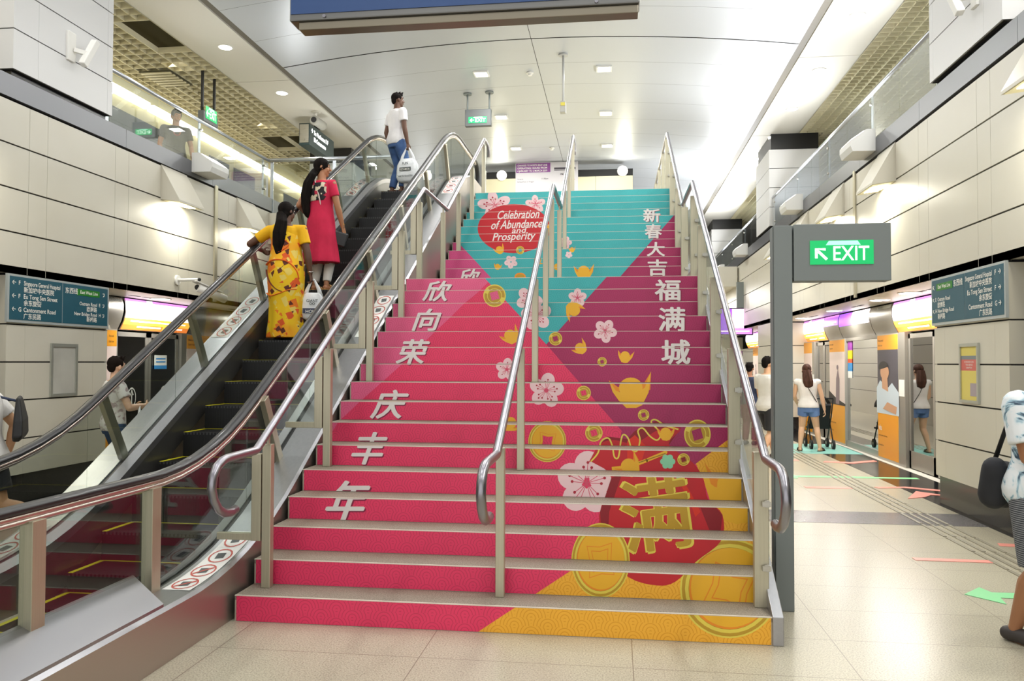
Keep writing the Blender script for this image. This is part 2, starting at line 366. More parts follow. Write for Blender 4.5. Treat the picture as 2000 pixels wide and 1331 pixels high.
def ingot(cx, cy, s, rot=0, fl='L', inner='org'):
    cr, sr = math.cos(rot), math.sin(rot)
    T = lambda P: [(cx+(x*cr-y*sr)*s, cy+(x*sr+y*cr)*s) for x, y in P]
    art(inner, T([(-1, -.45), (-.6, -.12), (.6, -.2), (.98, -.75), (.9, .1), (-.8, .1)]), fl)
    art('gold', T(ell(0, -.05, .55, .48, 20)), fl)
    art('gold', T([(-1, -.45), (-.7, .05), (-.3, .22), (.25, .2), (.65, -.02), (.98, -.78), (.82, .2), (.5, .78), (.2, .9), (-.25, .88), (-.6, .5), (-.85, .1)]), fl)
def flower(cx, cy, r, rot=0, fl='L', sq=1, n=5):
    for i in range(n):
        a = rot+i*2*math.pi/n; art('petal', ell(cx+.56*r*math.cos(a), cy+.56*r*sq*math.sin(a), .46*r, .40*r*sq, 18, a), fl)
    for i in range(n):
        a = rot+i*2*math.pi/n
        for da in (-.28, 0, .28):
            p = (cx+(.62-.15*abs(da)*3)*r*math.cos(a+da), cy+(.62-.15*abs(da)*3)*r*sq*math.sin(a+da))
            if r > 16: stroke('stamen', [(cx, cy), p], max(.8, r*.022), fl)
            if r > 11 and (r > 25 or da == 0): art('dot', ell(p[0], p[1], r*.05, r*.05, 8), fl)
def glyph(ch, cx, cy, wd, ht, fl, c='white', shear=0, bold=.07, rot=0, clip=None, sh=True):
    tl, _ = text_tris(ch, bold if bold < .03 else 0); xs = [p[0] for t in tl for p in t]; ys = [p[1] for t in tl for p in t]
    x0, x1, y0, y1 = min(xs), max(xs), min(ys), max(ys); cr, sr = math.cos(rot), math.sin(rot)
    def T(p, dx=0, dy=0):
        u, v = ((p[0]-x0)/(x1-x0)-.5)*wd, ((p[1]-y0)/(y1-y0)-.5)*ht; u += shear*v
        return (cx+u*cr+v*sr+dx, cy-(v*cr-u*sr)+dy)
    k = bold*wd*.42; offs = [(0, 0)] if bold < .03 else [(0, 0), (k, 0), (-k, 0), (0, k*.6), (0, -k*.6), (k*.7, k*.45), (-k*.7, -k*.45)]
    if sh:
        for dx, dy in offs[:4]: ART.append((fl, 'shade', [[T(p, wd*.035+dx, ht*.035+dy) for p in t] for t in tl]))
    for dx, dy in offs: ART.append((fl, c, [[T(p, dx, dy) for p in t] for t in tl]))
# upper flight
art('teal', [(800, 330), (1400, 330), (1400, 560), (800, 560)], 'U')
art('rose', [(780, 380), (868, 445), (962, 546), (962, 560), (780, 560)], 'U')
art('mag', [(1345, 388), (1212, 540), (1212, 560), (1420, 560), (1420, 330)], 'U')
flower(966, 401, 33, -.5, 'U', .75); flower(1046, 399, 20, -.4, 'U', .8)
art('red', ell(1004, 447, 71, 48, 40), 'U')
for i, (s, cx, cy, wd, ht) in enumerate((('Celebration', 1013, 419, 82, 17), ('of Abundance', 1010, 438, 100, 17), ('and', 1014, 450, 27, 11), ('Prosperity', 1004, 464, 82, 20))):
    glyph(s, cx, cy, wd, ht, 'U', 'white', .30, .02, -.04, sh=False)
ingot(975, 487, 11, -.4, 'U'); coin(1016, 489, 8, 'teal', 'U'); flower(998, 512, 13, .4, 'U'); ingot(1052, 508, 10, 1.3, 'U'); ingot(972, 520, 8, .3, 'U')
art('org', ell(1016, 541, 11, 8), 'U'); art('gold2', ell(1016, 541, 8, 5), 'U'); flower(1105, 474, 12, 0, 'U'); ingot(1117, 487, 7, 0, 'U'); flower(1111, 498, 7, .3, 'U'); ingot(1088, 520, 9, .2, 'U')
ingot(1140, 530, 20, .05, 'U'); ingot(1074, 446, 10, 1.5, 'U')
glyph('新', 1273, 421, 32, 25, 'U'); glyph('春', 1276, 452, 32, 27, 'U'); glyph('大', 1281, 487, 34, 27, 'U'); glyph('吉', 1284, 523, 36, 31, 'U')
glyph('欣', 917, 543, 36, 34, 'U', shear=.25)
# lower flight
art('pink', [(380, 500), (1600, 500), (1600, 1300), (380, 1300)])
art('pale', [(640, 500), (956, 500), (957, 548), (933, 572), (906, 594), (879, 621), (848, 650), (783, 714), (745, 748), (704, 784), (660, 826), (640, 860), (560, 860)])
art('teal', [(940, 530), (1195, 530), (1187, 539), (1092, 647), (1067, 673), (948, 545)])
art('mag', [(1067, 673), (1187, 539), (1192, 530), (1500, 530), (1500, 800), (1440, 845), (1359, 906), (1330, 935), (1200, 935), (1214, 842)])
art('yel', [(915, 1247), (1112, 1117), (1150, 1092), (1150, 1060), (1400, 1060), (1390, 980), (1359, 906), (1425, 857), (1500, 800), (1560, 800), (1560, 1300), (915, 1300)])
coin(966, 578, 22, 'pale'); flower(1034, 585, 26, .2); flower(1048, 616, 30, .8); flower(1128, 582, 18, -.3); ingot(1122, 607, 20, 2.6)
ingot(996, 655, 20, -.5); coin(1085, 662, 13, 'mag'); flower(1182, 647, 23, .2); ingot(1132, 679, 16, -.7); ingot(1221, 695, 16, .25); coin(1176, 707, 9, 'mag')
flower(990, 722, 22, -.2); flower(1067, 763, 34, -.15); coin(1140, 768, 14, 'pink'); ingot(1232, 760, 42, -.05); coin(1257, 811, 11, 'mag')
ingot(998, 826, 20, 1.1); bigcoin(1069, 863, 37, 40, 'pink'); coin(1160, 846, 17, 'pink'); coin(1362, 849, 26, 'mag', ry=29)
flower(1146, 944, 58, -.25, sq=1.12)
bigcoin(1425, 1150, 97, 97, tilt=.3)
ingot(1440, 955, 75, .25)
# the lucky bag
art('dred', [(1174, 866), (1186, 853), (1225, 858), (1240, 842), (1283, 822), (1330, 836), (1306, 870), (1240, 880)])
art('red', smooth_path([(1150, 903), (1172, 868), (1200, 860), (1240, 866), (1290, 838), (1330, 838), (1306, 868), (1345, 897), (1363, 916), (1375, 940), (1383, 976), (1411, 1006), (1408, 1057), (1360, 1097), (1320, 1136), (1283, 1144), (1228, 1128), (1185, 1080), (1170, 1008), (1194, 934), (1160, 905), (1150, 903)], 4)[:-1])
art('dred', [(1172, 1000), (1194, 934), (1215, 925), (1190, 1000), (1186, 1070), (1174, 1030)]); art('dred', [(1365, 985), (1383, 976), (1411, 1006), (1406, 1050), (1385, 1035)])
art('ored', [(1225, 862), (1240, 850), (1262, 872), (1250, 912), (1225, 905)])
stroke('gold3', smooth_path([(1154, 902), (1168, 885), (1174, 863), (1188, 856), (1196, 872), (1200, 893), (1208, 893), (1213, 860), (1218, 849), (1227, 857), (1234, 878), (1244, 881), (1250, 860), (1246, 842), (1256, 837), (1270, 853), (1284, 860), (1290, 846), (1272, 826), (1280, 820), (1300, 832), (1325, 839)]), 3)
stroke('gold', [(1195, 916), (1230, 912), (1262, 900), (1300, 884)], 7); stroke('fawn', [(1245, 905), (1300, 886)], 2)
ingot(1227, 910, 26, -.6); ingot(1300, 845, 18, .1)
for i in range(6): art('mint', ell(1304+9*math.cos(i*1.047), 902+9*math.sin(i*1.047), 6, 6, 12))
art('mint', ell(1304, 902, 6, 6, 10)); coin(1335, 898, 12, 'dred')
art('mint', [(1320, 930), (1328, 928), (1331, 940), (1323, 942)]); art('ored', [(1326, 942), (1335, 940), (1350, 965), (1368, 1000), (1358, 1010), (1345, 975)])
glyph('满', 1281, 1004, 132, 146, 'L', 'gold3', 0, .085, -.14, sh=False); glyph('满', 1281, 1004, 126, 140, 'L', 'gold2', 0, .05, -.14, sh=False)
bigcoin(1173, 1095, 57, 73, tilt=-.1)
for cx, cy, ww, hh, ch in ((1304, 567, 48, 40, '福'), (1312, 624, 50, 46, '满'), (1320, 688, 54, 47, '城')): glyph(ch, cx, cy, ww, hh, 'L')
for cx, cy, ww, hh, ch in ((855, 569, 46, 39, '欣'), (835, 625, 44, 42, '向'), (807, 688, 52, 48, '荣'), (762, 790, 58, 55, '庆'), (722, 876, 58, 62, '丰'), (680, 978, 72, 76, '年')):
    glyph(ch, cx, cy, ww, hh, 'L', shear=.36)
def clip_poly(p, x0, x1, z0, z1):
    for i, lim, sg in ((0, x0, 1), (0, x1, -1), (1, z0, 1), (1, z1, -1)):
        q = []
        for a, b in zip(p, p[1:]+p[:1]):
            da, db = (a[i]-lim)*sg, (b[i]-lim)*sg
            if da >= 0: q.append(a)
            if da*db < 0: t = da/(da-db); q.append((a[0]+(b[0]-a[0])*t, a[1]+(b[1]-a[1])*t))
        p = q
        if len(p) < 3: return None
    return p
stair = thing('staircase', 'wide public staircase with bright pink, teal, magenta and yellow festive riser stickers', 'staircase', (CX+.7, 0, 0))
for k in range(1, 29):
    y = riser_y(k); y2 = riser_y(k+1) if k < 28 else y+.3; z = k*RISE
    t = MB().box((WLX, y, z-.03), (WRX, y2+.012, z)).build('tread', GRAN, stair)
    MB().box((WLX, y-.003, z-.005), (WRX, y+.008, z+.001)).build('nosing', NOSE, t)
    r = MB().box((WLX, y, z-RISE), (WRX, y+.02, z-.03)).build('riser', RISERM, stair)
    fl = 'L' if k <= 16 else 'U'; s = MB(); yb = y-.0035; lay = 0; x0, x1, z0, z1 = WLX+.012, WRX-.008, z-RISE+.003, z-.004
    for f, c, tl in ART:
        if f != fl: continue
        yy = yb-.00004*(lay+1); hit = False
        for tri in tl:
            p = [at(px, py, Y=y) for px, py in tri]; p = [(q.x, q.z) for q in p]
            if max(q[1] for q in p) < z0 or min(q[1] for q in p) > z1: continue
            p = clip_poly(p, x0, x1, z0, z1)
            if p: s.add([(q[0], yy, q[1]) for q in p], [tuple(range(len(p)))], AK.index(c)); hit = True
        lay += hit
    s.build('printed_sticker', [AC[c] for c in AK], r)
MB().prism([(0.30, 0), (1.2, 0), (4.6, 2.05), (5.6, 2.05), (riser_y(28)+.3, ZF-.6), (riser_y(28)+.3, ZF-.1), (riser_y(28)+.02, ZF-.2), (riser_y(17)+.03, 16*RISE-.05), (riser_y(16)+.3, 16*RISE-.05), (riser_y(16)+.03, 15*RISE-.04), (.30, .12)], 'x', WLX+.01, WRX-.01).build('stair_body', mat('concrete', '#b5b0a6', .8), stair)
# right stringer with sloping steel cap
sg = [(-.012, 0), (.30, 0), (4.3, 2.3), (5.65, 2.3), (riser_y(28)+.1, ZF-.25), (riser_y(28)+.1, ZF+.02), (8.45, ZF+.02), (5.58, 2.81), (5.52, 2.72), (4.3, 2.72), (-.012, .165)]
MB().prism(sg, 'x', WRX, WRX+.062).build('stringer', STEELH, stair, bevel=.004)

# ------------------------------------------------------------------ stair handrails
SL = RISE/GO
def rail_z(y): return 1.062+SL*(y-.02) if y < 4.42 else (3.66 if y < 5.75 else 3.66+SL*(y-5.75))
YT = 8.80
def rail_path(end):
    p = [(-.27, .745)] + [(-.42+.155*math.cos(a), .9+.155*math.sin(a)) for a in [math.radians(-70-i*20) for i in range(11)]]
    p = [(-.25, .742), (-.31, .735), (-.39, .745), (-.46, .78), (-.515, .84), (-.54, .905), (-.525, .97), (-.485, 1.02), (-.42, 1.048), (-.36, 1.056), (.0, 1.060), (.03, 1.066)]
    p += [(4.40, rail_z(4.40)), (4.44, 3.66), (5.73, 3.66), (5.77, rail_z(5.77)), (YT-.02, rail_z(YT-.02)), (YT+.02, rail_z(YT))]
    zt = rail_z(YT)
    if end == 'short': p += [(YT+.35, zt), (YT+.42, zt-.02), (YT+.46, zt-.08), (YT+.46, zt-.2)]
    else: p += [(end, zt)]
    return p
def post_ys(): return [(riser_y(1)+.2, 1), (riser_y(5)+.2, 5), (riser_y(9)+.2, 9), (riser_y(13)+.2, 13), (riser_y(16)+.16, 16), (5.50, 16), (riser_y(20)+.15, 20), (riser_y(24)+.15, 24), (riser_y(28)+.16, 28)]
def handrail(x, label, pw, end, side):
    t = thing('stair_handrail', label, 'handrail', (x, .2, .16))
    MB().tube([(x, a, b) for a, b in rail_path(end)], .026 if side else .028, 14).build('rail', CHROME, t)
    for y, k in post_ys():
        zb = k*RISE; zt = rail_z(y)-.085
        p = MB().box((x-pw/2, y-.028, zb), (x+pw/2, y+.028, zt)).build('post', SATIN, t, bevel=.004)
        MB().bar((x, y, zt), (x, y, rail_z(y)-.01), .016, .016, (0, 1, 0)).build('bracket', SATIN, p)
        if side == 'L' and k in (1, 5, 9, 13, 16) and y < 5:      # glazed anti-slide panel beside the escalator
            q = MB().box((x-.10, y-.03, zb+.30), (x-.036, y+.03, zb+.86)).box((x-.34, y-.02, zb+.30), (x-.036, y+.02, zb+.345)).build('side_frame', SATIN, t, bevel=.003)
            MB().box((x-.335, y-.005, zb+.345), (x-.1, y+.005, zb+.85)).build('pane', GLASS, q)
        if side == 'R':
            for dz in (.24, .62): MB().disc((x+.03, y-.05, zb+dz), .022, 'y', .02, 12).bar((x+.0, y-.05, zb+dz), (x+.05, y-.05, zb+dz), .02, .03).build('glass_clamp', STEEL, p)
    if side == 'R':
        ys = [y for y, k in post_ys()]
        for a, b in zip(ys, ys[1:]):
            f = lambda y, o: (x+.045, y, rail_z(y)-o)
            m = MB(); c = [f(a+.0, .80), f(b-.0, .80), f(b-.0, .13), f(a+.0, .13)]; m.prism([(q[1], q[2]) for q in c], 'x', x+.04, x+.052)
            m.build('glass_panel', GLASS, t)
    if end != 'short':
        zt = rail_z(YT)
        for i in range(6):
            y = YT+1.25+i*1.25; MB().box((x-.03, y-.02, ZF), (x+.03, y+.02, zt-.02)).build('post', SATIN, t, bevel=.004)
            MB().box((x+.04, y-1.22, ZF+.1), (x+.052, y-.03, zt-.12)).build('glass_panel', GLASS, t)
    return t
handrail(-2.24, 'left stair handrail of steel tube with glass side panels, next to escalator', .06, 'short', 'L')
handrail(-.715, 'middle stair handrail of steel tube dividing the coloured steps', .055, 'short', '')
handrail(.862, 'right stair handrail of steel tube with glass balustrade along the open stair side', .085, 16.6, 'R')
# ------------------------------------------------------------------ hall facades, soffits, ceiling
ROWS = [2.60, 3.06, 3.55, 4.04, 4.53]
def facade(side):
    s = 1 if side == 'right' else -1; x = XR if s > 0 else XL
    m = MB(); m.box((min(x+.02*s, x+.2*s), -9, 2.69), (max(x+.02*s, x+.2*s), 45, 4.53), 1)
    a = [-9]; y = -7.6
    while y < 44: a += [y, y+.3]; y += 1.6
    a.append(45)
    for z0, z1 in zip(ROWS, ROWS[1:]):
        for y0, y1 in zip(a, a[1:]): m.box((min(x, x+.03*s), y0+.0025, z0+(.009 if z0 > 2.7 else 0)), (max(x, x+.03*s), y1-.0025, z1-.009))
    struct('wall_'+side, m, [CREAM, GAP])
    # stainless kerb band at the deck edge
    m = MB(); y = -9
    while y < 44: m.box((min(x-.02*s, x+.12*s), y+.002, 4.55), (max(x-.02*s, x+.12*s), y+2.396, 4.80)); y += 2.4
    m.build('kerb_band', mat('kerb_steel', '#737478', .36, .6), kind='structure')
    # platform soffit
    b = (CX+(4.44-CX)*s)
    m = MB().box((min(x, b), -9, 2.60), (max(x, b), 45, 2.68))
    for k in range(14):
        for d in (0, .35):
            xx = x+.45*s; m.box((min(xx, xx+.05*s), -3+k*3.1+d, 2.597), (max(xx, xx+.05*s), -2.75+k*3.1+d, 2.6), 1)
    struct('soffit', m, [CREAM, GAP])
    m = MB().box((min(x+.03*s, x+6*s), -9, ZF-.3), (max(x+.03*s, x+6*s), 45, ZF)); struct('deck_floor', m, FLOORM)
    m = MB().box((min(b, b+.1*s), -9, 2.66), (max(b, b+.1*s), 45, ZF-.3)); struct('trim_'+('1' if s > 0 else '2'), m, BLACK)
facade('right'); facade('left')
# cover strips running down the facade
for x, y, lab in ((XL+.012, 7.93, 'slim steel cover strip down left cream facade beside the uplight box'), (XR-.012, 8.1, 'slim steel cover strip down right cream facade near the second wedge lamp')):
    MB().box((x-.012, y-.05, 2.62), (x+.012, y+.05, 4.58)).build('cover_strip', SATIN, label=lab, cat='trim')
def column(side, y0, label, y1=None):
    s = 1 if side > 0 else -1; x = XR if s > 0 else XL; xo = x+1.5*s*.75; y1 = y1 or y0+1.78
    t = thing('column', label, 'column', (x+.5*s, (y0+y1)/2, 0))
    B = lambda m, d, z0, z1, mi=0, e=0: m.box((min(x+d*s, xo), y0+e, z0), (max(x+d*s, xo), y1-e, z1), mi)
    B(MB(), .03, 0, .33, e=.03).build('plinth', BGRAN, t)
    m = MB(); B(m, .02, .33, 2.58, 1, .02); zs = [.33, .739, 1.176, 1.607, 2.03, 2.58]
    for a, b in zip(zs, zs[1:]):
        for u, v in ((0, .16), (.16, .84), (.84, 1)): m.box((min(x, xo), y0+(y1-y0)*u+.001*(u > 0), a+.008), (max(x, xo), y0+(y1-y0)*v-.001*(v < 1), b-.008))
    m.build('lower_cladding', [CREAM, GAP], t)
    m = MB(); B(m, .06, 2.58, 2.64, 0, .06); m.build('shadow_gap', BLACK, t)
    m = MB(); B(m, .04, 4.55, 4.88, 0, .05); m.build('recess', BGRAN, t)
    m = MB(); B(m, .0, 4.88, 6.72, 1, .02); zs = [4.88, 5.34, 5.80, 6.26, 6.72]
    for a, b in zip(zs, zs[1:]):
        for u, v in ((0, .22), (.22, .94), (.94, 1)): m.box((min(x-.02*s, xo), y0+(y1-y0)*u+.0015*(u > 0), a+.007), (max(x-.02*s, xo), y0+(y1-y0)*v-.0015*(v < 1), b-.007))
    m.build('upper_cladding', [COOL, GAP], t)
    m = MB(); B(m, .03, 6.72, 7.10, 0, .03); m.build('cap', mat('black_cap', '#1b1b1c', .35), t)
    return t
column(-1, 3.30, 'near left cream clad column with blue sign and empty poster frame')
column(1, 3.28, 'near right cream clad column with blue sign and yellow notice')
column(1, 14.95, 'middle right cream column with black cap, beyond the grey exit sign post')
column(1, 26.6, 'far right cream column with black cap, smallest seen under the ceiling')
column(-1, 14.95, 'left far column with black cap behind the hanging dark sign')
# arched ceiling of the hall
XA0, XA1 = -6.14, 3.13
def arch_z(x): return ZC+.32*(1-((x-(XA0+XA1)/2)/((XA1-XA0)/2))**2)
CEIL = mat('ceiling_enamel', '#c0c4c9', .33, .25)
m = MB(); ys = [-9, -4.2, -1.4, 1.4, 4.2, 5.6, 7.0, 8.2, 9.39, 9.41]; 
ys = [-9+1.2267*i for i in range(15)] + [9.40]; y = 9.40
while y < 44: y += 1.21; ys.append(y)
for i, (a, b) in enumerate(zip(ys, ys[1:])):
    g = .018 if abs(b-9.4) < .01 else .003; g0 = .018 if abs(a-9.4) < .01 else .003
    for h0, h1 in ((XA0, -1.505), (-1.495, XA1)):
        xs = [h0+(h1-h0)*k/8 for k in range(9)]
        m.strip([[(x, q, arch_z(x)) for x in xs] for q in (a+g0, b-g)], 0, False)
m.strip([[(x, q, arch_z(x)+.02) for x in [XA0+(XA1-XA0)*k/16 for k in range(17)]] for q in (-9, 45)], 1, False)
struct('ceiling', m, [CEIL, GAP])
SOFF = mat('soffit_white', '#d4d1c8', .42)
for s in (1, -1):
    a, b = (XA1+.14, 4.34) if s > 0 else (-7.41, XA0-.14)
    m = MB(); yy = [-9, -5.03, .0, 5.02, 10.05, 15.1, 20.1, 25.1, 30.1, 45]
    for p, q in zip(yy, yy[1:]): m.box((a, p+.012, ZC), (b, q-.012, ZC+.12))
    m.box((a+.02, -9, ZC+.04), (b-.02, 45, ZC+.3), 1); struct('ceiling_soffit', m, [SOFF, GREY])
    c = (XA1, a) if s > 0 else (b, XA0)
    struct('ceiling_trim', MB().box((c[0], -9, ZC+.03), (c[1], 45, ZC+.1)), mat('taupe_trim', '#69645a', .5))
    # open-cell ceiling over the decks
    x0, x1 = (4.34, 7.2) if s > 0 else (-9.4, -7.41); m = MB(); p = .205
    tw = 3*p; cols = int(round((x1-x0)/tw)); tw = (x1-x0)/cols; q = tw/3; tl = 6*q
    missing = {(5, 2), (10, 1), (10, 2), (12, 0), (12, 2), (13, 1), (14, 2), (15, 0)} if s < 0 else set()
    nj = int(29/tl)
    for i in range(cols+1): m.box((x0+i*tw-.011, .5, ZC), (x0+i*tw+.011, .5+nj*tl, ZC+.1))
    for j in range(nj+1): m.box((x0, .5+j*tl-.011, ZC-.001), (x1, .5+j*tl+.011, ZC+.101))
    for j in range(nj):
        for i in range(cols):
            xa, ya = x0+i*tw, .5+j*tl
            if (j, i) in missing: continue
            for k in (1, 2): m.box((xa+k*q-.009, ya, ZC+.002), (xa+k*q+.009, ya+tl, ZC+.1))
            for k in range(1, 6): m.box((xa, ya+k*q-.009, ZC+.002), (xa+tw, ya+k*q+.009, ZC+.098))
    struct('open_cell_ceiling', m, mat('cell_ivory', '#d8d0b0', .55))
    struct('ceiling_void', MB().box((x0, -9, ZC+.42), (x1, 45, ZC+.5)), mat('void_khaki', '#4d4833', .9))
m = MB()
for y, xx, ln in ((13.4, -8.9, .9), (15.9, -8.6, .8), (17.4, -8.2, .7)): m.tube([(xx, y, ZC+.25), (xx+ln, y+.5, ZC+.25)], .07, 10)
struct('ceiling_pipes', m, mat('pipe_yellow', '#c9b21e', .5))
# concourse slab, its opening fascias, beam and back wall
sl = MB()
sl.box((-4.12, 8.95, ZF-.5), (WLX-.02, 45, ZF)); sl.box((XL, 10.1, ZF-.5), (-4.12, 45, ZF)); sl.box((WLX-.02, riser_y(28)+.3, ZF-.5), (WRX+.06, 45, ZF)); sl.box((WRX+.06, 20, ZF-.55), (XR, 45, ZF))
struct('concourse_floor', sl, FLOORM)
struct('fascia', MB().box((WRX+.02, 19.9, 3.9), (XR-.05, 20, ZF+.02)).box((XL, 10.02, 3.9), (-4.15, 10.1, ZF+.02)), CREAM)
us = [(.7, 0), (43.9, 0), (43.9, 3.88), (8.6, 3.88), (5.7, 2.02), (4.5, 2.02), (1.1, .06)]
m = MB().prism(us, 'x', .87, .925)
for z in (.739, 1.176, 1.607): m.box((.925, z/SL+1.3, z-.006), (.9262, 43, z+.006), 1)
for z in (2.1, 2.6, 3.1, 3.6): m.box((.925, (z-2)/SL+6.0, z-.006), (.9262, 43, z+.006), 1)
struct('wall_understair', m, [CREAM, GAP])
BW = 18.3; bx0, bx1 = at(950, 345, Y=BW).x, at(1236, 345, Y=BW).x
m = MB(); zt = at(1100, 330, Y=BW).z
m.box((bx0, BW, ZF), (bx1, BW+.3, 7.16), 1)
xs = [bx0+(bx1-bx0)*k/4 for k in range(5)]; zs = [ZF, 5.1, 5.72, 6.34, 6.96]
for a, b in zip(xs, xs[1:]):
    for c, d in zip(zs, zs[1:]): m.box((a+.004, BW-.03, c+.006), (b-.004, BW, d-.006))
m.box((bx0-.12, BW-.06, ZF), (bx0, BW+.35, 7.2), 2)
struct('wall_back', m, [mat('cream_back_wall', '#dcd5b4', .45), BLACK, WHITE])
struct('wall_far', MB().box((-9, 44, 0), (7, 44.2, 8)), mat('far_wall_warm', '#d9cfc0', .7))
# ------------------------------------------------------------------ glass balustrades on the kerbs
RAILST = mat('balustrade_rail', '#c9ced6', .28, .85)
def balustrade(x, s, y0, y1, label, step=2.4):
    t = thing('glass_balustrade', label, 'balustrade', (x, y0, 4.8))
    MB().tube([(x, y0, 5.55), (x, y1, 5.55)], .028, 10).build('top_rail', RAILST, t)
    y = y0; k = 0
    while y < y1-.2:
        e = min(y+step/2, y1); MB().box((x-.006, y+.012, 4.78), (x+.006, e-.012, 5.5)).build('glass_panel', BGLASS, t)
        if k % 2 == 0:
            q = MB().box((x+.02*s-.006, y-.035, 4.72), (x+.02*s+.006, y+.035, 5.53)).build('post', RAILST, t)
            [MB().disc((x-.02, y, zc), .02, 'x', .06, 10).build('clamp', STEEL, q) for zc in (5.40, 4.95)]
        y = e; k += 1
    return t
balustrade(XL-.05, -1, 5.1, 10.1, 'left glass balustrade on steel kerb, in front of the man upstairs')
balustrade(XR+.05, 1, 5.06, 14.9, 'right glass balustrade on steel kerb between the near and middle columns')
balustrade(XR+.05, 1, 16.8, 26.5, 'distant right glass balustrade between the middle and far columns')
t = thing('glass_balustrade', 'glass balustrade crossing behind the escalator, with a thick steel rail', 'balustrade', (-5.4, 10.14, ZF))
MB().tube([(XL-.05, 10.14, 5.56), (-4.25, 10.14, 5.56)], .04, 12).build('top_rail', RAILST, t)
for i in range(2):
    a = XL+i*1.27; MB().box((a+.02, 10.13, ZF+.02), (a+1.24, 10.142, 5.5)).build('glass_panel', BGLASS, t)
    MB().box((a-.03, 10.15, ZF), (a+.03, 10.165, 5.54)).build('post', RAILST, t)
# deck back wall on the left with a continuous light line
DW = -9.3
m = MB().box((DW-.1, -2, ZF), (DW, 30, ZC+.55)); struct('wall_deck_left', m, mat('deck_wall_ivory', '#ddd3a6', .6))
struct('trim_3', MB().box((DW, 8.9, 5.3), (DW+.02, 10.8, 6.38)).box((DW, 12.6, 5.3), (DW+.02, 13.55, 6.38)).box((DW, 13.8, 5.3), (DW+.02, 14.95, 6.38)).box((DW, 16.8, 5.3), (DW+.02, 20, 6.38)), mat('slate_panel', '#5c6163', .4))
struct('wall_deck_right', MB().box((7.2, -2, ZF), (7.3, 45, ZC+.55)), mat('deck_wall_pale', '#dfe6ec', .5))
for i in range(9):
    y = 4.4+i*1.9
    o = MB().box((DW+.02, y, 6.62), (DW+.16, y+1.78, 6.74)).build('strip_light', mat('strip_glow', '#ffffff', .5, emis='#fffbee', es=3), label='white strip light high on the upper deck wall, number of the row seen through glass', cat='light')
    o['label'] = 'white strip light on the upper left deck wall, one of the continuous row'; o['group'] = 'strip lights of the upper deck wall'
    if i % 2 == 0: area_light('strip_glow', (DW+.3, y+.9, 6.55), .15, 2.5, 9, (1, .96, .84), (.6, 0, -.8))
# ------------------------------------------------------------------ escalator
EX0, EX1 = -3.9, -2.65; ES = .572
def ramp(y, y0, y1, wd):
    q = lambda t: 0 if t < -wd else ((t+wd)**2/(4*wd) if t < wd else t)
    return ES*(q(y-y0)-q(y-y1))
NY0 = 3.315-1.845/ES; NY1 = NY0+ZF/ES
def step_z(y): return ramp(y, NY0, NY1, .35)
def rail_h(y): return .955+ramp(y, NY0+.05/ES, NY0+.05/ES+ZF/ES, .62)
def deck_h(y): return .30+ramp(y, NY0+.1/ES, NY0+.1/ES+ZF/ES, .75)
esc = thing('escalator', 'escalator with black yellow-edged steps and glass sides, carrying three riders up', 'escalator', (-3.27, 3.5, 0))
def span(a, b, n): return [a+(b-a)*i/n for i in range(n+1)]
YS = span(-2.0, 10.2, 60)
STEP = mat('step_black', '#131314', .4, .3, noise=((260, .01, .01), '#262628', .42, .55))
YELL = mat('step_yellow', '#d8cf1e', .5)
k = -13
while True:
    y = 3.315+.37*k; z = step_z(y)
    if y > 8.6: break
    if y > -1.3:
        zz = step_z(y-.37)
        s = MB().box((-3.755, y, min(zz, z)-.05), (-2.795, y+.39, z)).build('step', STEP, esc)
        MB().box((-3.755, y+.004, z), (-3.722, y+.36, z+.003)).box((-3.755, y+.353, z), (-2.795, y+.365, z+.003)).box((-2.828, y+.004, z), (-2.795, y+.36, z+.003)).build('yellow_edge', YELL, s)
        m = MB()
        for i in range(32): m.box((-3.75+i*.03, y-.004, z-.02), (-3.735+i*.03, y+.002, z+.001))
        m.build('comb_teeth', mat('tooth_grey', '#3a3a3c', .5), s)
    k += 1
    if k > 40: break
MB().box((-3.75, -2.6, 0.002), (-2.8, -1.0, .012)).build('floor_plate', STEELH, esc)
INNER = mat('skirt_grey', '#6d6c69', .35, .8)
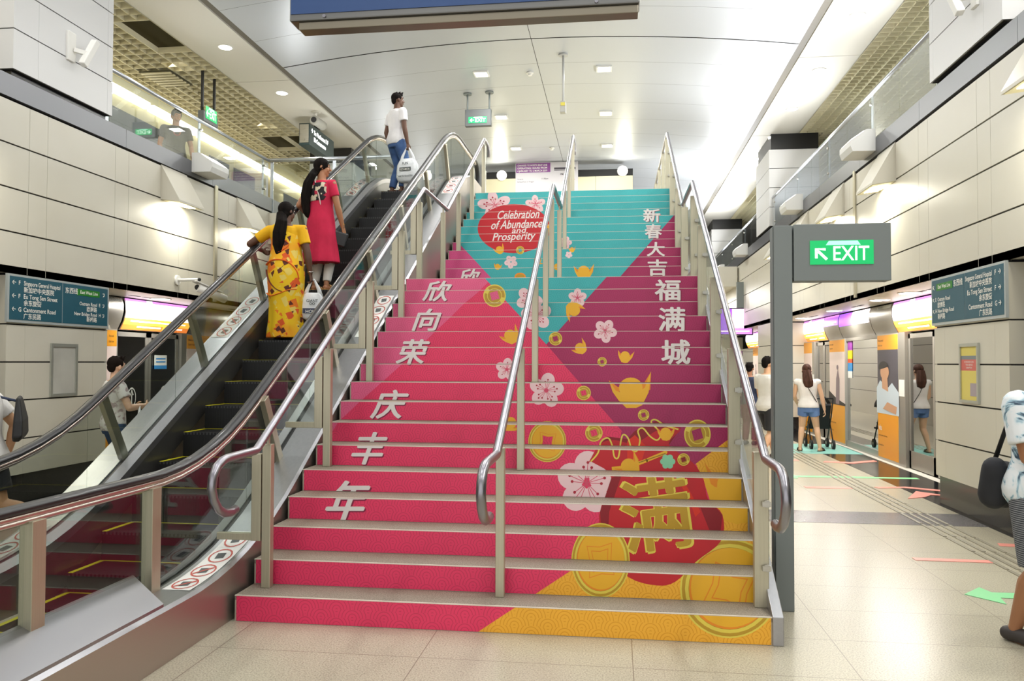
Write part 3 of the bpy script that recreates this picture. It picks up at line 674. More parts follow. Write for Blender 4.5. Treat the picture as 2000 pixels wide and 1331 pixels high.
for s, x in ((1, EX1), (-1, EX0)):
    inn = x-.10*s; out = x+.24*s
    R = lambda f, n=YS: [f(y) for y in n]
    # inner skirt wall beside the steps, inner deck, outer deck, outer cladding
    MB().strip([[(inn, y, step_z(y)-.12) for y in YS], [(inn, y, deck_h(y)-.085) for y in YS]]).build('skirt_panel', INNER, esc)
    MB().strip([[(inn+.004*s, y, deck_h(y)-.12) for y in YS], [(inn, y, deck_h(y)-.02) for y in YS], [(x-.018*s, y, deck_h(y)) for y in YS]], sm=False).build('inner_deck', STEELH, esc)
    MB().strip([[(x-.018*s, y, deck_h(y)-.01) for y in YS], [(x+.02*s, y, deck_h(y)-.01) for y in YS]]).build('glazing_channel', RUBBER, esc)
    MB().strip([[(x+.02*s, y, deck_h(y)-.02) for y in YS], [(x+.02*s, y, deck_h(y)) for y in YS], [(out, y, deck_h(y)-.002) for y in YS], [(out+.02*s, y, deck_h(y)-.02) for y in YS]], sm=False).build('outer_deck', STEELH, esc)
    MB().strip([[(out+.02*s, y, max(0, step_z(y)-1.1) if y < 9 else ZF-1) for y in YS], [(out+.02*s, y, deck_h(y)-.02) for y in YS]], sm=False).strip([[(out+.02*s, -2, 0), (x-.1*s, -2, 0)], [(out+.02*s, -2, .28), (x-.1*s, -2, .28)]], sm=False).build('side_cladding', mat('clad_steel', '#b0a79d', .4, .85), esc)
    # glass panels
    cuts = [-1.95, -.47, .75, 1.95, 3.15, 4.35, 5.55, 6.75, 7.95, 9.1, 10.1]
    for a, b in zip(cuts, cuts[1:]):
        n = span(a+.006, b-.006, 8); m = MB()
        m.loft([[(x-.006, y, deck_h(y)), (x+.006, y, deck_h(y)), (x+.006, y, rail_h(y)-.06), (x-.006, y, rail_h(y)-.06)] for y in n], sm=False)
        m.build('glass_panel', glass('escalator_glass', (.82, .85, .83), .045, .26), esc)
    # balustrade posts: upright at the landing, square to the slope above
    for y in (-1.42, -.47): MB().box((x-.022, y-.045, deck_h(y)-.01), (x+.045, y+.045, rail_h(y)-.06)).build('post', SATIN, esc, bevel=.003)
    for i in range(6):
        y = 1.24+i*1.28; d = V((0, -.5, .866)); b = V((x+.03*s, y, deck_h(y))); e = b
        while e.z < rail_h(e.y)-.07 and e.z < b.z+1: e = e + d*.01
        MB().bar(b-d*.01, e, .045, .08, (0, 1, 0)).build('post', SATIN, esc, bevel=.003)
    # handrail with end loops and its guide profile
    pth = [(x, y, rail_h(y)) for y in YS]
    lo = [(x, -2.0-.3*math.sin(a), .66+.295*math.cos(a)) for a in span(math.pi*.95, .12, 10)]; zt = rail_h(10.2)
    hi = [(x, 10.2+.3*math.sin(a), zt-.295+.295*math.cos(a)) for a in span(.12, math.pi*.95, 10)]
    full = lo+pth+hi
    MB().tube(full, .042, 14, flat=.55).build('handrail', RUBBER, esc)
    MB().tube([(p[0], p[1], p[2]-.034) for p in pth], .027, 10, flat=.8).tube([(p[0]+.012*s, p[1], p[2]-.058) for p in pth], .016, 8).build('rail_profile', mat('profile_steel', '#c9beb6', .25, .95), esc)
    # safety stickers on the outer deck
    for y0, n in ((-.42, 4), (3.0, 4), (7.0, 4)):
        if y0 < 0 or s < 0 or True:
            L = .85; m = MB(); f = lambda u, v, h=.002: (x+(.05+.17*v)*s, y0+u*L, deck_h(y0+u*L)+h)
            N = 10; m.strip([[f(i/N, 0) for i in range(N+1)], [f(i/N, 1) for i in range(N+1)]], 0)
            for q in range(4):
                cu = .125+q*.25
                for i in range(16):
                    a0, a1 = 2*math.pi*i/16, 2*math.pi*(i+1)/16; g = lambda a, r: f(cu+r*.11*math.cos(a), .5+r*.42*math.sin(a), .004)
                    m.quad(g(a0, 1), g(a1, 1), g(a1, .86), g(a0, .86), 1)
                m.quad(f(cu-.05, .38, .0035), f(cu+.04, .30, .0035), f(cu+.05, .62, .0035), f(cu-.03, .68, .0035), 2)
                if q < 2: m.quad(f(cu-.07, .25, .0045), f(cu-.05, .22, .0045), f(cu+.07, .75, .0045), f(cu+.05, .78, .0045), 1)
            m.build('warning_sticker', [mat('sticker_white', '#f4f2ee', .35), mat('sticker_red', '#c8554a', .4), mat('sticker_ink', '#55595a', .5)], esc)
# raised cover plate on the right-hand outer deck near the camera
def cp(y, xx, z): return (xx, y, z)
MB().loft([[(-2.665, y, .28), (-2.41, y, .28), (-2.41, y, .315), (-2.665, y, .43)] for y in (-1.98, -.72)]+[[(-2.665, -.60, .28), (-2.41, -.72, .28), (-2.41, -.72, .31), (-2.665, -.60, .43)]], sm=False).build('cover_plate', mat('cover_steel', '#97979b', .34, .9), esc)
MB().prism([(1.5, .0), (9.5, ZF-1.3), (9.5, ZF-.1), (8.2, ZF-.45), (1.0, .02)], 'x', -3.74, -2.81).build('truss', BLACK, esc)
# ------------------------------------------------------------------ platform screen doors
XP, XPL = 4.44, 2*CX-4.44
PSDG = glass('door_glass', (.42, .44, .43), .34, .85)
PSDM = glass('mirror_glass', (.25, .26, .26), .72, .95, .015)
ORANGE = mat('ad_orange', '#f2a422', .4); ADW = mat('ad_pale_pink', '#ead6cf', .4); ADB = mat('ad_dark', '#4a4650', .4)
HDR = mat('header_steel', '#a8a39a', .38, .6)
def lit(name, c, es): return mat(name, c, .5, emis=c, es=es)
LW, LO, LP, LV = lit('lit_white', '#fff3fa', 2.2), lit('lit_orange', '#ff8a3c', 1.25), lit('lit_pink', '#e08be8', 1.3), lit('lit_violet', '#a45cf0', 1.3)
LY = lit('lit_amber', '#ffc048', 1.5); LTX = lit('lit_text', '#fff8e8', 2)
def psd(name, s, segs, label, y0, y1):
    """header boxes, fixed screens, ad columns and doors, listed along y as (kind, from, to)"""
    x = XP if s > 0 else XPL; t = thing(name, label, 'platform screen door', (x, (y0+y1)/2, 0))
    Q = lambda d: x+d*s                              # d > 0 away from the hall
    def bx(m, d0, d1, a, b, z0, z1, mi=0): return m.box((min(Q(d0), Q(d1)), a, z0), (max(Q(d0), Q(d1)), b, z1), mi)
    bx(MB(), -.02, .25, y0, y1, 2.6, 2.64).build('top_beam', BLACK, t)
    prof = [(-.0, 2.585), (-.03, 2.50), (-.035, 2.38), (0, 2.24), (.07, 2.10)]
    for kind, a, b in segs:
        if kind[0] == 'h':                           # curved header box
            def zz(u): return [(Q(prof[i][0]-.002*u), prof[i][1]) for i in range(5)]
            m = MB(); m.strip([[(p[0], a+.012, p[1]) for p in zz(0)], [(p[0], b-.012, p[1]) for p in zz(0)]])
            m.box((min(Q(.08), Q(.2)), a, 2.1), (max(Q(.08), Q(.2)), b, 2.6))
            h = m.build('header_panel', HDR, t)
            U = V((0, -s, 0)); st = b-.03 if s > 0 else a+.03; ln = b-a-.06
            def P(f, v, o=.006):                     # point on the curved face: f along the reading direction, v 0 bottom .. 1 top
                i = (1-v)*4; j = min(int(i), 3); u = i-j; p = [prof[j][n]+(prof[j+1][n]-prof[j][n])*u for n in (0, 1)]
                return V((Q(p[0]-o), st-s*f*ln, p[1]))
            def sheet(m, f0, f1, v0, v1, mi, o=.006):
                m.strip([[P(f0, v0+(v1-v0)*k/6, o) for k in range(7)], [P(f1, v0+(v1-v0)*k/6, o) for k in range(7)]], mi)
            if kind == 'had':
                m = MB(); sheet(m, 0, 1, .02, .16, 1); sheet(m, 0, 1, .16, .34, 2); sheet(m, 0, 1, .34, .88, 0); sheet(m, .0, .3, .88, 1, 3); sheet(m, .3, .38, .88, 1, 0); sheet(m, .38, 1, .88, 1, 3)
                sheet(m, .08, .92, .235, .275, 4, .008); sheet(m, .2, .55, .09, .13, 4, .008); sheet(m, .66, .9, .09, .13, 4, .008); sheet(m, .58, .63, .05, .22, 2, .008)
                m.build('lit_advert', [LW, LO, LY, LP, LTX], h)
            if kind == 'hv':
                m = MB(); sheet(m, 0, 1, .5, 1, 0); sheet(m, .05, .9, .62, .66, 2, .008); sheet(m, .05, .7, .54, .58, 2, .008); sheet(m, 0, 1, .9, 1, 1, .008)
                m.build('lit_advert', [LV, LP, LTX], h)
            if kind == 'hw':
                m = MB(); sheet(m, 0, .45, .42, .98, 0); sheet(m, .45, .98, .42, .98, 1); m.build('lit_advert', [LV, LW], h)
            if kind == 'hp':
                m = MB(); sheet(m, .3, .96, .8, .97, 0); p = P(.36, .84, .01); m.text('Platform E' if s < 0 else 'Platform F', p, U, (0, 0, 1), .05, 1, maxw=ln*.55); m.build('platform_plate', [mat('plate_grey', '#cfcfca', .4), mat('ink_dark', '#33434a', .5)], h)
        elif kind[0] == 'a':                         # orange advertisement column
            m = MB(); bx(m, -.02, .12, a, b, 0, 2.1); c = m.build('ad_column', mat('column_frame', '#b7b3aa', .4, .5), t)
            m = MB(); o = -.024; bx(m, o, -.02, a+.02, b-.02, 1.84, 2.08); bx(m, o, -.02, a+.02, b-.02, .05, .78); bx(m, o, -.02, a+.02, b-.02, .78, 1.84, 2 if kind == 'ap' else 1)
            yl = b-.06 if s > 0 else a+.06; wd = b-a-.12; U = (0, -s, 0); xo = Q(-.027)
            for z, h2, tx in ((1.98, .035, 'Free to watch'), (1.90, .03, 'Catch it now'), (.50, .10, 'viu'), (.40, .03, 'watch movies and dramas'), (.24, .03, 'download free')):
                m.text(tx, (xo, yl, z), U, (0, 0, 1), h2, 4 if h2 > .05 else 3, maxw=wd*.8, bold=.02)
            F = lambda f, z, dd=0: V((Q(-.026-dd), yl-s*f*wd, z))
            if kind == 'ap':                         # portrait of a man in a pale shirt looking up
                m.add([F(-.1, .78), F(1.1, .78), F(1.1, 1.15), F(.75, 1.3), F(.55, 1.22), F(.1, 1.33), F(-.1, 1.2)], [range(7)], 5)
                m.add([F(.22, 1.2, .001), F(.55, 1.15, .001), F(.5, 1.4, .001), F(.2, 1.4, .001)], [range(4)], 6)
                m.add([F(.36+.24*math.cos(q), 1.47+.13*math.sin(q), .002) for q in span(0, 6.0, 13)], [range(14)], 6)
                m.add([F(.30+.27*math.cos(q), 1.55+.10*math.sin(q), .003) for q in span(.1, 3.6, 9)], [range(10)], 7)
                m.add([F(.25, .86, .003), F(.95, .80, .003), F(1.0, .92, .003), F(.5, .98, .003)], [range(4)], 6)
            else:                                    # far figure on a hazy shore
                m.add([F(-.1, .78), F(1.1, .78), F(1.1, .82), F(.5, .90), F(-.1, 1.05)], [range(5)], 7)
                m.add([F(.42, .8, .001), F(.68, .8, .001), F(.7, 1.3, .001), F(.58, 1.5, .001), F(.46, 1.3, .001)], [range(5)], 8)
                m.add([F(.56+.07*math.cos(q), 1.53+.05*math.sin(q), .002) for q in span(0, 6, 9)], [range(10)], 8)
            m.build('advert', [ORANGE, ADW, ADB, mat('ad_ink', '#7a4a10', .5), SIGNTXT, mat('ad_shirt', '#c9d6e0', .5), mat('ad_skin', '#c99a78', .5), mat('ad_hair', '#2a2523', .5), mat('ad_figure', '#8c7a80', .5)], c)
        elif kind == 'g':                            # fixed glass screen
            m = MB(); bx(m, .03, .045, a, b, .12, 2.06); g = m.build('fixed_screen', PSDM, t); m = MB(); bx(m, .0, .06, a, b, 2.04, 2.1); bx(m, .0, .06, a, b, 0, .12); m.build('screen_frame', HDR, g)
            if b-a > 1.2:
                m = MB()
                for z0, z1, mi in ((1.86, 2.04, 0), (1.70, 1.86, 1), (1.62, 1.70, 2), (1.46, 1.62, 3), (1.33, 1.46, 4)): bx(m, .02, .025, b-.32, b-.04, z0, z1, mi)
                m.build('notice_stack', [mat('n_purple', '#9a3fa5', .5), mat('n_yellow', '#f0d51c', .5), mat('n_red', '#dd5a2c', .5), mat('n_blue', '#3a8fd0', .5), WHITE], g)
        elif kind == 'd':                            # pair of sliding doors
            mid = (a+b)/2
            for u, v in ((a, mid), (mid, b)):
                m = MB(); bx(m, .03, .06, u+.01, u+.075, .02, 2.07); bx(m, .03, .06, v-.075, v-.01, .02, 2.07); bx(m, .03, .06, u+.01, v-.01, .02, .28); bx(m, .03, .06, u+.01, v-.01, 2.0, 2.07)
                d = m.build('sliding_door', HDR, t); m = MB(); bx(m, .04, .05, u+.075, v-.075, .28, 2.0); m.build('door_pane', PSDG, d)
                c = (u+v)/2; m = MB()
                if s < 0:
                    for i in range(24):
                        q0, q1 = 2*math.pi*i/24, 2*math.pi*(i+1)/24; g = lambda q, r: (Q(.025), c+r*.11*math.cos(q), 1.05+r*.16*math.sin(q))
                        m.quad(g(q0, 1), g(q1, 1), g(q1, .86), g(q0, .86))
                    m.quad((Q(.025), c-.012, .93), (Q(.025), c+.012, .93), (Q(.025), c+.012, 1.13), (Q(.025), c-.012, 1.13)); m.add([(Q(.025), c-.05, 1.09), (Q(.025), c+.05, 1.09), (Q(.025), c, 1.18)], [(0, 1, 2)])
                    m.build('door_arrow_decal', SIGNTXT, d)
            if s < 0:
                m = MB(); bx(m, .02, .026, mid+.16, mid+.52, 1.55, 1.72); bx(m, .02, .026, mid+.16, mid+.52, 1.49, 1.55, 1); bx(m, .018, .02, mid+.2, mid+.48, 1.60, 1.62, 1); bx(m, .018, .02, mid+.2, mid+.48, 1.65, 1.67, 1); m.build('door_notice', [WHITE, mat('n_blue', '#3a8fd0', .5)], t)
        elif kind == 'f':
            m = MB(); bx(m, -.02, .1, a, b, 0, 2.1); m.build('door_frame', HDR, t)
            if s > 0:
                m = MB(); bx(m, -.024, -.02, a+.03, b-.03, 1.1, 1.36); m.build('frame_notice', WHITE, t)
    return t
yy = lambda px, py=700: at(px, py, X=XP).y
e = [yy(q) for q in (1826, 1770, 1757, 1716, 1652, 1622, 1590, 1557)]
psd('platform_screen_doors', 1, [('had', 6.3, yy(1746, 620)), ('hp', yy(1746, 620), yy(1703, 620)), ('hw', yy(1703, 620), yy(1641, 620)), ('hv', yy(1641, 620), yy(1612, 620)), ('had', yy(1612, 620), yy(1571, 620)), ('hp', yy(1571, 620), 16.5), ('hw', 16.5, 19), ('hv', 19, 21), ('had', 21, 23.5),
    ('d', 6.2, e[1]-.0), ('f', e[1], e[2]), ('ap', e[2], e[3]), ('g', e[3]+.02, e[4]-.02), ('aq', e[4], e[5]), ('d', e[5]+.02, e[6]-.1), ('f', e[6]-.1, e[6]+.1), ('aq', e[6]+.1, e[7]), ('g', e[7]+.05, 17.8), ('ap', 17.8, 18.8), ('d', 18.9, 21), ('aq', 21.1, 22.1), ('g', 22.2, 25)],
    'right platform screen doors with orange advert columns, mirrored panes and glowing headers', 6.2, 25)
yl = lambda px, py=640: at(px, py, X=XPL).y
psd('platform_screen_doors', -1, [('hp', yl(190), yl(238)), ('had', yl(240), yl(372)), ('h', yl(372), yl(372)+1.6), ('h', yl(372)+1.6, yl(372)+3.6), ('g', 4.6, yl(205)), ('aq', yl(205), yl(227)), ('d', yl(228), yl(352)), ('f', yl(353), yl(362)), ('aq', yl(362), yl(362)+.95), ('g', yl(362)+1.0, yl(362)+3.4), ('aq', yl(362)+3.45, yl(362)+4.4)],
    'left platform screen doors seen under the escalator, one lit header over a dark door pair', 4.6, 12)
for s, x in ((1, XP), (-1, XPL)):                    # train side behind the doors
    m = MB().box((min(x+.55*s, x+.6*s), -6, 0), (max(x+.55*s, x+.6*s), 30, 3), 0)
    struct('wall_track_'+('right' if s > 0 else 'left'), m, mat('tunnel_dark', '#2c2a29', .6))
# ------------------------------------------------------------------ direction signs on the columns
SIGNB = mat('sign_teal', '#1f5566', .45); SIGNG = mat('sign_green', '#1f7a1c', .45)
def dirsign(s, label):
    x = XR if s > 0 else XL; xf = x-.03*s; t = thing('direction_sign', label, 'sign', (xf, 4.16, 2.07))
    MB().box((min(x-.001*s, xf), 3.27, 2.05), (max(x-.001*s, xf), 5.06, 2.59)).build('frame', mat('sign_frame', '#b9c0c0', .4, .3), t)
    xg = xf-.003*s; y0, ym, y1 = 3.30, 4.16, 5.03
    MB().box((min(xf, xg), y0, 2.08), (max(xf, xg), ym-.006, 2.565)).box((min(xf, xg), ym+.006, 2.08), (max(xf, xg), y1, 2.565)).build('sign_face', SIGNB, t)
    U = V((0, -s, 0)); Z = V((0, 0, 1)); xt = xg-.0032*s; m = MB(); g = MB()
    far, near = (5.03, 3.30)
    def L(tx, y, z, h, al='l', mw=None, b=.015): m.text(tx, (xt, y, z), U, Z, h, 0, b, al, mw)
    rows = (('F', 'Singapore General Hospital', '新加坡中央医院', 2.475), ('F', 'Eu Tong Sen Street', '余东旋街', 2.325), ('G', 'Cantonment Road', '广东民路', 2.175))
    row2 = (('E', 'Outram Road', '欧南路', 2.32), ('H', 'New Bridge Road', '新桥路', 2.19))
    if s < 0:
        for k, en, cn, z in rows: L('←', 3.33, z, .055, b=.03); L(k, 3.43, z, .05, b=.02); L(en, 3.51, z, .052, mw=.60, b=.02); L(cn, 3.51, z-.075, .052, b=.02)
        g.box((xg, 4.42, 2.44), (xg+.002, 4.86, 2.52)); L('东西线', 4.20, 2.455, .058, b=.02); L('East West Line', 4.48, 2.463, .044, mw=.34, b=.02); L('↗', 4.92, 2.455, .06, b=.03)
        for k, en, cn, z in row2: L(en, 4.81, z, .045, 'r', b=.02); L(k, 4.85, z, .045, b=.02); L('↗', 4.92, z-.005, .055, b=.03); L(cn, 4.81, z-.068, .050, 'r', b=.02)
    else:
        g.box((xg-.002, 4.46, 2.44), (xg, 4.90, 2.52)); L('↖', 5.0, 2.455, .06, b=.03); L('East West Line', 4.85, 2.463, .044, mw=.34, b=.02); L('东西线', 4.43, 2.455, .058, b=.02)
        for k, en, cn, z in row2: L('↖', 5.0, z-.005, .055, b=.03); L(k, 4.925, z, .045, b=.02); L(en, 4.86, z, .045, b=.02); L(cn, 4.86, z-.068, .05, b=.02)
        for k, en, cn, z in rows: L('→', 3.40, z, .055, b=.03); L(k, 3.47, z, .05, b=.02); L(en, 3.53, z, .052, 'r', .60, .02); L(cn, 3.53, z-.075, .052, 'r', b=.02)
    g.build('green_plate', SIGNG, t); m.build('lettering', SIGNTXT, t)
dirsign(1, 'teal direction sign on the right column, arrows of hospital and streets pointing right')
dirsign(-1, 'teal direction sign on the left column, arrows of hospital and streets pointing left')
# frames on the columns
t = thing('poster_frame', 'empty clear poster frame on the left column under the direction sign', 'poster frame', (XL+.02, 4.24, 1.19))
fy0, fy1, fz0, fz1 = 4.0, 4.48, 1.19, 1.83
MB().box((XL, fy0, fz0), (XL+.02, fy0+.035, fz1)).box((XL, fy1-.035, fz0), (XL+.02, fy1, fz1)).box((XL, fy0+.035, fz1-.04), (XL+.02, fy1-.035, fz1)).box((XL, fy0+.035, fz0), (XL+.02, fy1-.035, fz0+.035)).build('frame', mat('frame_alu', '#b9bcb4', .35, .6), t)
MB().box((XL+.001, fy0+.03, fz0+.03), (XL+.006, fy1-.03, fz1-.03)).build('backing', mat('frosted_plastic', '#c6c5bd', .3, noise=(3, '#b5b4ac', .3, .7)), t)
t = thing('notice_frame', 'framed yellow and red notice on the right column', 'notice', (XR-.02, 4.05, 1.25))
q = [at(px, py, X=XR-.02) for px, py in ((1873, 672), (1911, 790))]; a, b = sorted((q[0].y, q[1].y)); z0, z1 = q[1].z, q[0].z; xx = XR-.025
MB().box((xx, a, z0), (XR, a+.03, z1)).box((xx, b-.03, z0), (XR, b, z1)).box((xx, a+.03, z1-.035), (XR, b-.03, z1)).box((xx, a+.03, z0), (XR, b-.03, z0+.03)).build('frame', mat('frame_alu', '#b9bcb4', .35, .6), t)
m = MB(); H = z1-z0-.065; zb = z0+.03
for u, v, mi in ((0, .35, 0), (.35, .55, 0), (.55, .76, 1), (.76, .83, 2), (.83, 1, 0)): m.box((XR-.012, a+.03, zb+H*u), (XR-.004, b-.03, zb+H*v), mi)
m.box((XR-.014, a+.05, zb+H*.08), (XR-.01, a+(b-a)*.45, zb+H*.32), 3)
for i, tx in enumerate(('IN THE EVENT OF A', 'TRAIN SERVICE', 'DISRUPTION')): m.text(tx, (XR-.0135, (a+b)/2, zb+H*(.70-.055*i)), (0, -1, 0), (0, 0, 1), .018, 4, .01, 'c', (b-a)*.7)
m.build('notice_sheet', [mat('notice_yellow', '#dccb6a', .5), mat('notice_red', '#cf6a62', .5), mat('notice_grey', '#7d8588', .5), mat('notice_lilac', '#a79aa0', .5), SIGNTXT], t)
# ------------------------------------------------------------------ exit sign on its grey post
PY = .66; t = thing('exit_sign_post', 'tall grey post beside the stairs with a green illuminated exit sign', 'exit sign', (1.09, PY, 0))
MB().box((1.036, PY, 0), (1.152, PY+.13, 2.525)).box((1.03, PY+.02, 0), (1.036, PY+.11, 2.52)).build('post', GREY, t, bevel=.004)
h = MB().box((1.162, PY-.005, 2.155), (1.77, PY+.12, 2.53)).box((1.15, PY+.03, 2.18), (1.164, PY+.1, 2.5)).build('sign_box', GREY, t, bevel=.004)
XG = lit('exit_green', '#0cab5e', .78); XGL = lit('exit_glow', '#9ff0cc', 1.0); XT = lit('exit_white', '#f2fff8', 1.7)
def exit_face(org, U, Z, wd, ht, parent, arrow='↖', txt='EXIT', mirror=False):
    U, Z = V(U), V(Z); N = U.cross(Z)*.004; o = V(org)+N; m = MB()
    m.quad(o, o+U*wd, o+U*wd+Z*ht, o+Z*ht, 0); m.quad(o+U*wd*.25+Z*ht*.8+N*.1, o+U*wd*.8+Z*ht*.8+N*.1, o+U*wd*.75+Z*ht*.98+N*.1, o+U*wd*.3+Z*ht*.98+N*.1, 1)
    m.text(arrow, o+U*wd*.08+Z*ht*.2+N*.3, U, Z, ht*.62, 2, .03, maxw=wd*.24); m.text(txt, o+U*wd*.37+Z*ht*.17+N*.3, U, Z, ht*.62, 2, .008, maxw=wd*.56)
    m.build('lit_face', [XG, XGL, XT], parent)
exit_face((1.262, PY-.006, 2.262), (1, 0, 0), (0, 0, 1), .398, .158, h)
# ceiling-hung exit sign over the concourse
q0, q1 = at(908, 214, Y=12.0), at(959, 245, Y=12.0)
t = thing('exit_sign', 'grey exit sign hanging from the ceiling on two rods above the stairs', 'exit sign', ((q0.x+q1.x)/2, 12, q1.z))
h = MB().box((q0.x, 12, q1.z), (q1.x, 12.12, q0.z)).build('sign_box', DGREY, t, bevel=.01)
w0 = q1.x-q0.x; exit_face((q0.x+w0*.14, 11.995, q1.z+.06), (1, 0, 0), (0, 0, 1), w0*.70, .135, h, '←')
for f in (.08, .92):
    x = q0.x+w0*f; r = MB().tube([(x, 12.06, q0.z-.01), (x, 12.06, arch_z(x)-.01)], .02, 10).build('rod', GREY, t); MB().disc((x, 12.06, arch_z(x)-.03), .09, 'z', .025).build('rose', GREY, r)
# exit sign and direction sign over the left deck
q0, q1 = at(396, 225, X=-7.7), at(424, 250, X=-7.7)
t = thing('exit_sign', 'small dark exit sign hanging below the open-cell ceiling over the left deck', 'exit sign', (-7.7, q0.y, q1.z))
h = MB().box((-7.8, q0.y, q1.z-.02), (-7.68, q1.y, q0.z+.1)).build('sign_box', DGREY, t, bevel=.008); exit_face((-7.679, q0.y+.06, q1.z+.05), (0, 1, 0), (0, 0, 1), abs(q1.y-q0.y)-.12, .24, h, '←')
for y in (q0.y+.05, q1.y-.05): MB().box((-7.76, y-.02, q0.z+.1), (-7.72, y+.02, ZC+.05)).build('rod', BLACK, t)
a, b = at(605, 240, X=-6.75), at(652, 300, X=-6.75); zt = at(605, 240, X=-6.75).z; zb = at(605, 283, X=-6.75).z
t = thing('direction_sign', 'dark lit direction sign hanging below the white soffit near the camera dome, over the escalator', 'sign', (-6.85, (a.y+b.y)/2, zb))
h = MB().box((-7.0, a.y, zb), (-6.75, b.y, zt)).build('sign_box', mat('sign_slate', '#24393a', .4), t, bevel=.01)
MB().box((-6.98, a.y-.012, zb+.05), (-6.77, a.y, zt-.03)).disc((-6.88, a.y-.02, zb+(zt-zb)*.25), .03, 'y', .01).disc((-6.88, a.y-.02, zb+(zt-zb)*.78), .03, 'y', .01).build('end_cap', STEEL, h)
m = MB(); L2 = b.y-a.y; hh = (zt-zb); 
m.text('↑ To Platforms E F', (-6.745, a.y+L2*.06, zb+hh*.60), (0, 1, 0), (0, 0, 1), hh*.20, 0, .05, maxw=L2*.8); m.text('⊞ Concourse', (-6.745, a.y+L2*.16, zb+hh*.28), (0, 1, 0), (0, 0, 1), hh*.20, 0, .05, maxw=L2*.6)
m.build('lettering', lit('lit_letters', '#ffffff', 2), h)
MB().bar((-6.88, (a.y+b.y)/2, zt), (-6.88, (a.y+b.y)/2, ZC), .1, .1, (0, 1, 0)).build('hanger', BLACK, t)
# big blue sign above the foot of the stairs
SY = .4; q = [at(565, 38, Y=SY), at(1250, 9, Y=SY)]
t = thing('overhead_sign', 'large dark blue hanging sign cut by the top edge of the frame', 'sign', ((q[0].x+q[1].x)/2, SY, q[0].z))
zb = (q[0].z+q[1].z)/2
MB().box((q[0].x, SY, zb), (q[1].x, SY+.16, zb+.75)).build('sign_box', DSTEEL, t, bevel=.01)
MB().box((q[0].x+.012, SY-.006, zb+.045), (q[1].x-.012, SY, zb+.74)).build('sign_face', mat('sign_navy', '#2c4a7c', .4), t)
MB().box((q[0].x+.06, SY+.02, zb-.055), (q[1].x-.01, SY+.13, zb)).build('lower_rail', mat('rail_bronze', '#8d8676', .35, .7), t, bevel=.006)
MB().disc((q[1].x-.28, SY-.012, zb+.022), .012, 'y', .012, 10).disc((q[0].x+.25, SY-.012, zb+.022), .012, 'y', .012, 10).build('lock', CHROME, t)
for f in (.2, .8): x = q[0].x+(q[1].x-q[0].x)*f; MB().tube([(x, SY+.08, zb+.74), (x, SY+.08, arch_z(x))], .03, 10).build('rod', DSTEEL, t)
# ------------------------------------------------------------------ lamps
def wedge(s, y, label):
    x = XR if s > 0 else XL; q = lambda d: x-d*s
    t = thing('wall_lamp', label, 'wall lamp', (q(.2), y, 3.7), 'wedge lamps of the '+('right' if s > 0 else 'left')+' facade')
    m = MB().prism([(q(0), 4.54), (q(.30), 4.01), (q(.30), 3.98), (q(0), 4.02)], 'y', y-.36, y+.36)
    m.build('housing', CREAM, t)
    MB().prism([(q(.285), 3.977), (q(.015), 4.010), (q(.015), 4.015), (q(.285), 3.982)], 'y', y-.34, y+.34).build('reflector', mat('reflector_ivory', '#efe9c4', .4), t)
    MB().prism([(q(.24), 3.976), (q(.06), 3.998), (q(.06), 4.004), (q(.24), 3.984)], 'y', y-.2, y+.2).build('lamp', LAMPW, t)
    area_light('lamp_light', (q(.16), y, 3.96), .25, .5, 26, (1, .95, .80), (.35*s, 0, -1), parent=t)
    return t
for s, nm in ((1, 'right'), (-1, 'left')):
    for y, l in ((2.35, 'at the frame edge, nearest to the camera'), (6.65, 'beyond the near column, first past it'), (9.05, 'second past the near column'), (11.45, 'third past the near column'), (13.85, 'last before the middle column')):
        if s < 0 and y > 9: l += ', behind the escalator'
        wedge(s, y, 'cream wedge lamp on the %s facade, %s' % (nm, l))
def uplight(s, y, label):
    x = XR if s > 0 else XL; q = lambda d: x-d*s
    t = thing('uplight', label, 'uplight', (q(.2), y, 4.6), 'uplight boxes on the kerb bands')
    pr = [(q(.02), 4.62), (q(.33), 4.62), (q(.36), 4.70), (q(.36), 4.78), (q(.14), 4.93), (q(.02), 4.93)]
    MB().prism(pr, 'y', y-.28, y+.28).build('housing', mat('uplight_grey', '#d5d5d2', .45), t)
    MB().quad((q(.345), y-.24, 4.796), (q(.345), y+.24, 4.796), (q(.16), y+.24, 4.922), (q(.16), y-.24, 4.922)).build('lamp', LAMP, t)
    area_light('lamp_light', (q(.28), y, 4.88), .3, .4, (150 if y < 15 else 260) if s > 0 else 20, (.96, .98, 1), (-.45*s, 0, 1), parent=t)
for s, ys, nm in ((1, (.2, 7.32, 11.75, 18.4, 23.2), 'right'), (-1, (.2, 7.40, 11.75, 18.4, 23.2), 'left')):  # the farthest pair is added to brighten the ceiling beyond the middle columns
    for y, l in zip(ys, ('nearest the camera, out at the edge', 'first beyond the near column', 'second beyond the near column', 'third, past the middle column', 'farthest, added to brighten the far ceiling')):
        uplight(s, y, 'grey uplight box on the %s steel kerb, %s' % (nm, l))
DL = mat('downlight_glow', '#ffffff', .5, emis='#fffdf2', es=12)
n = 0
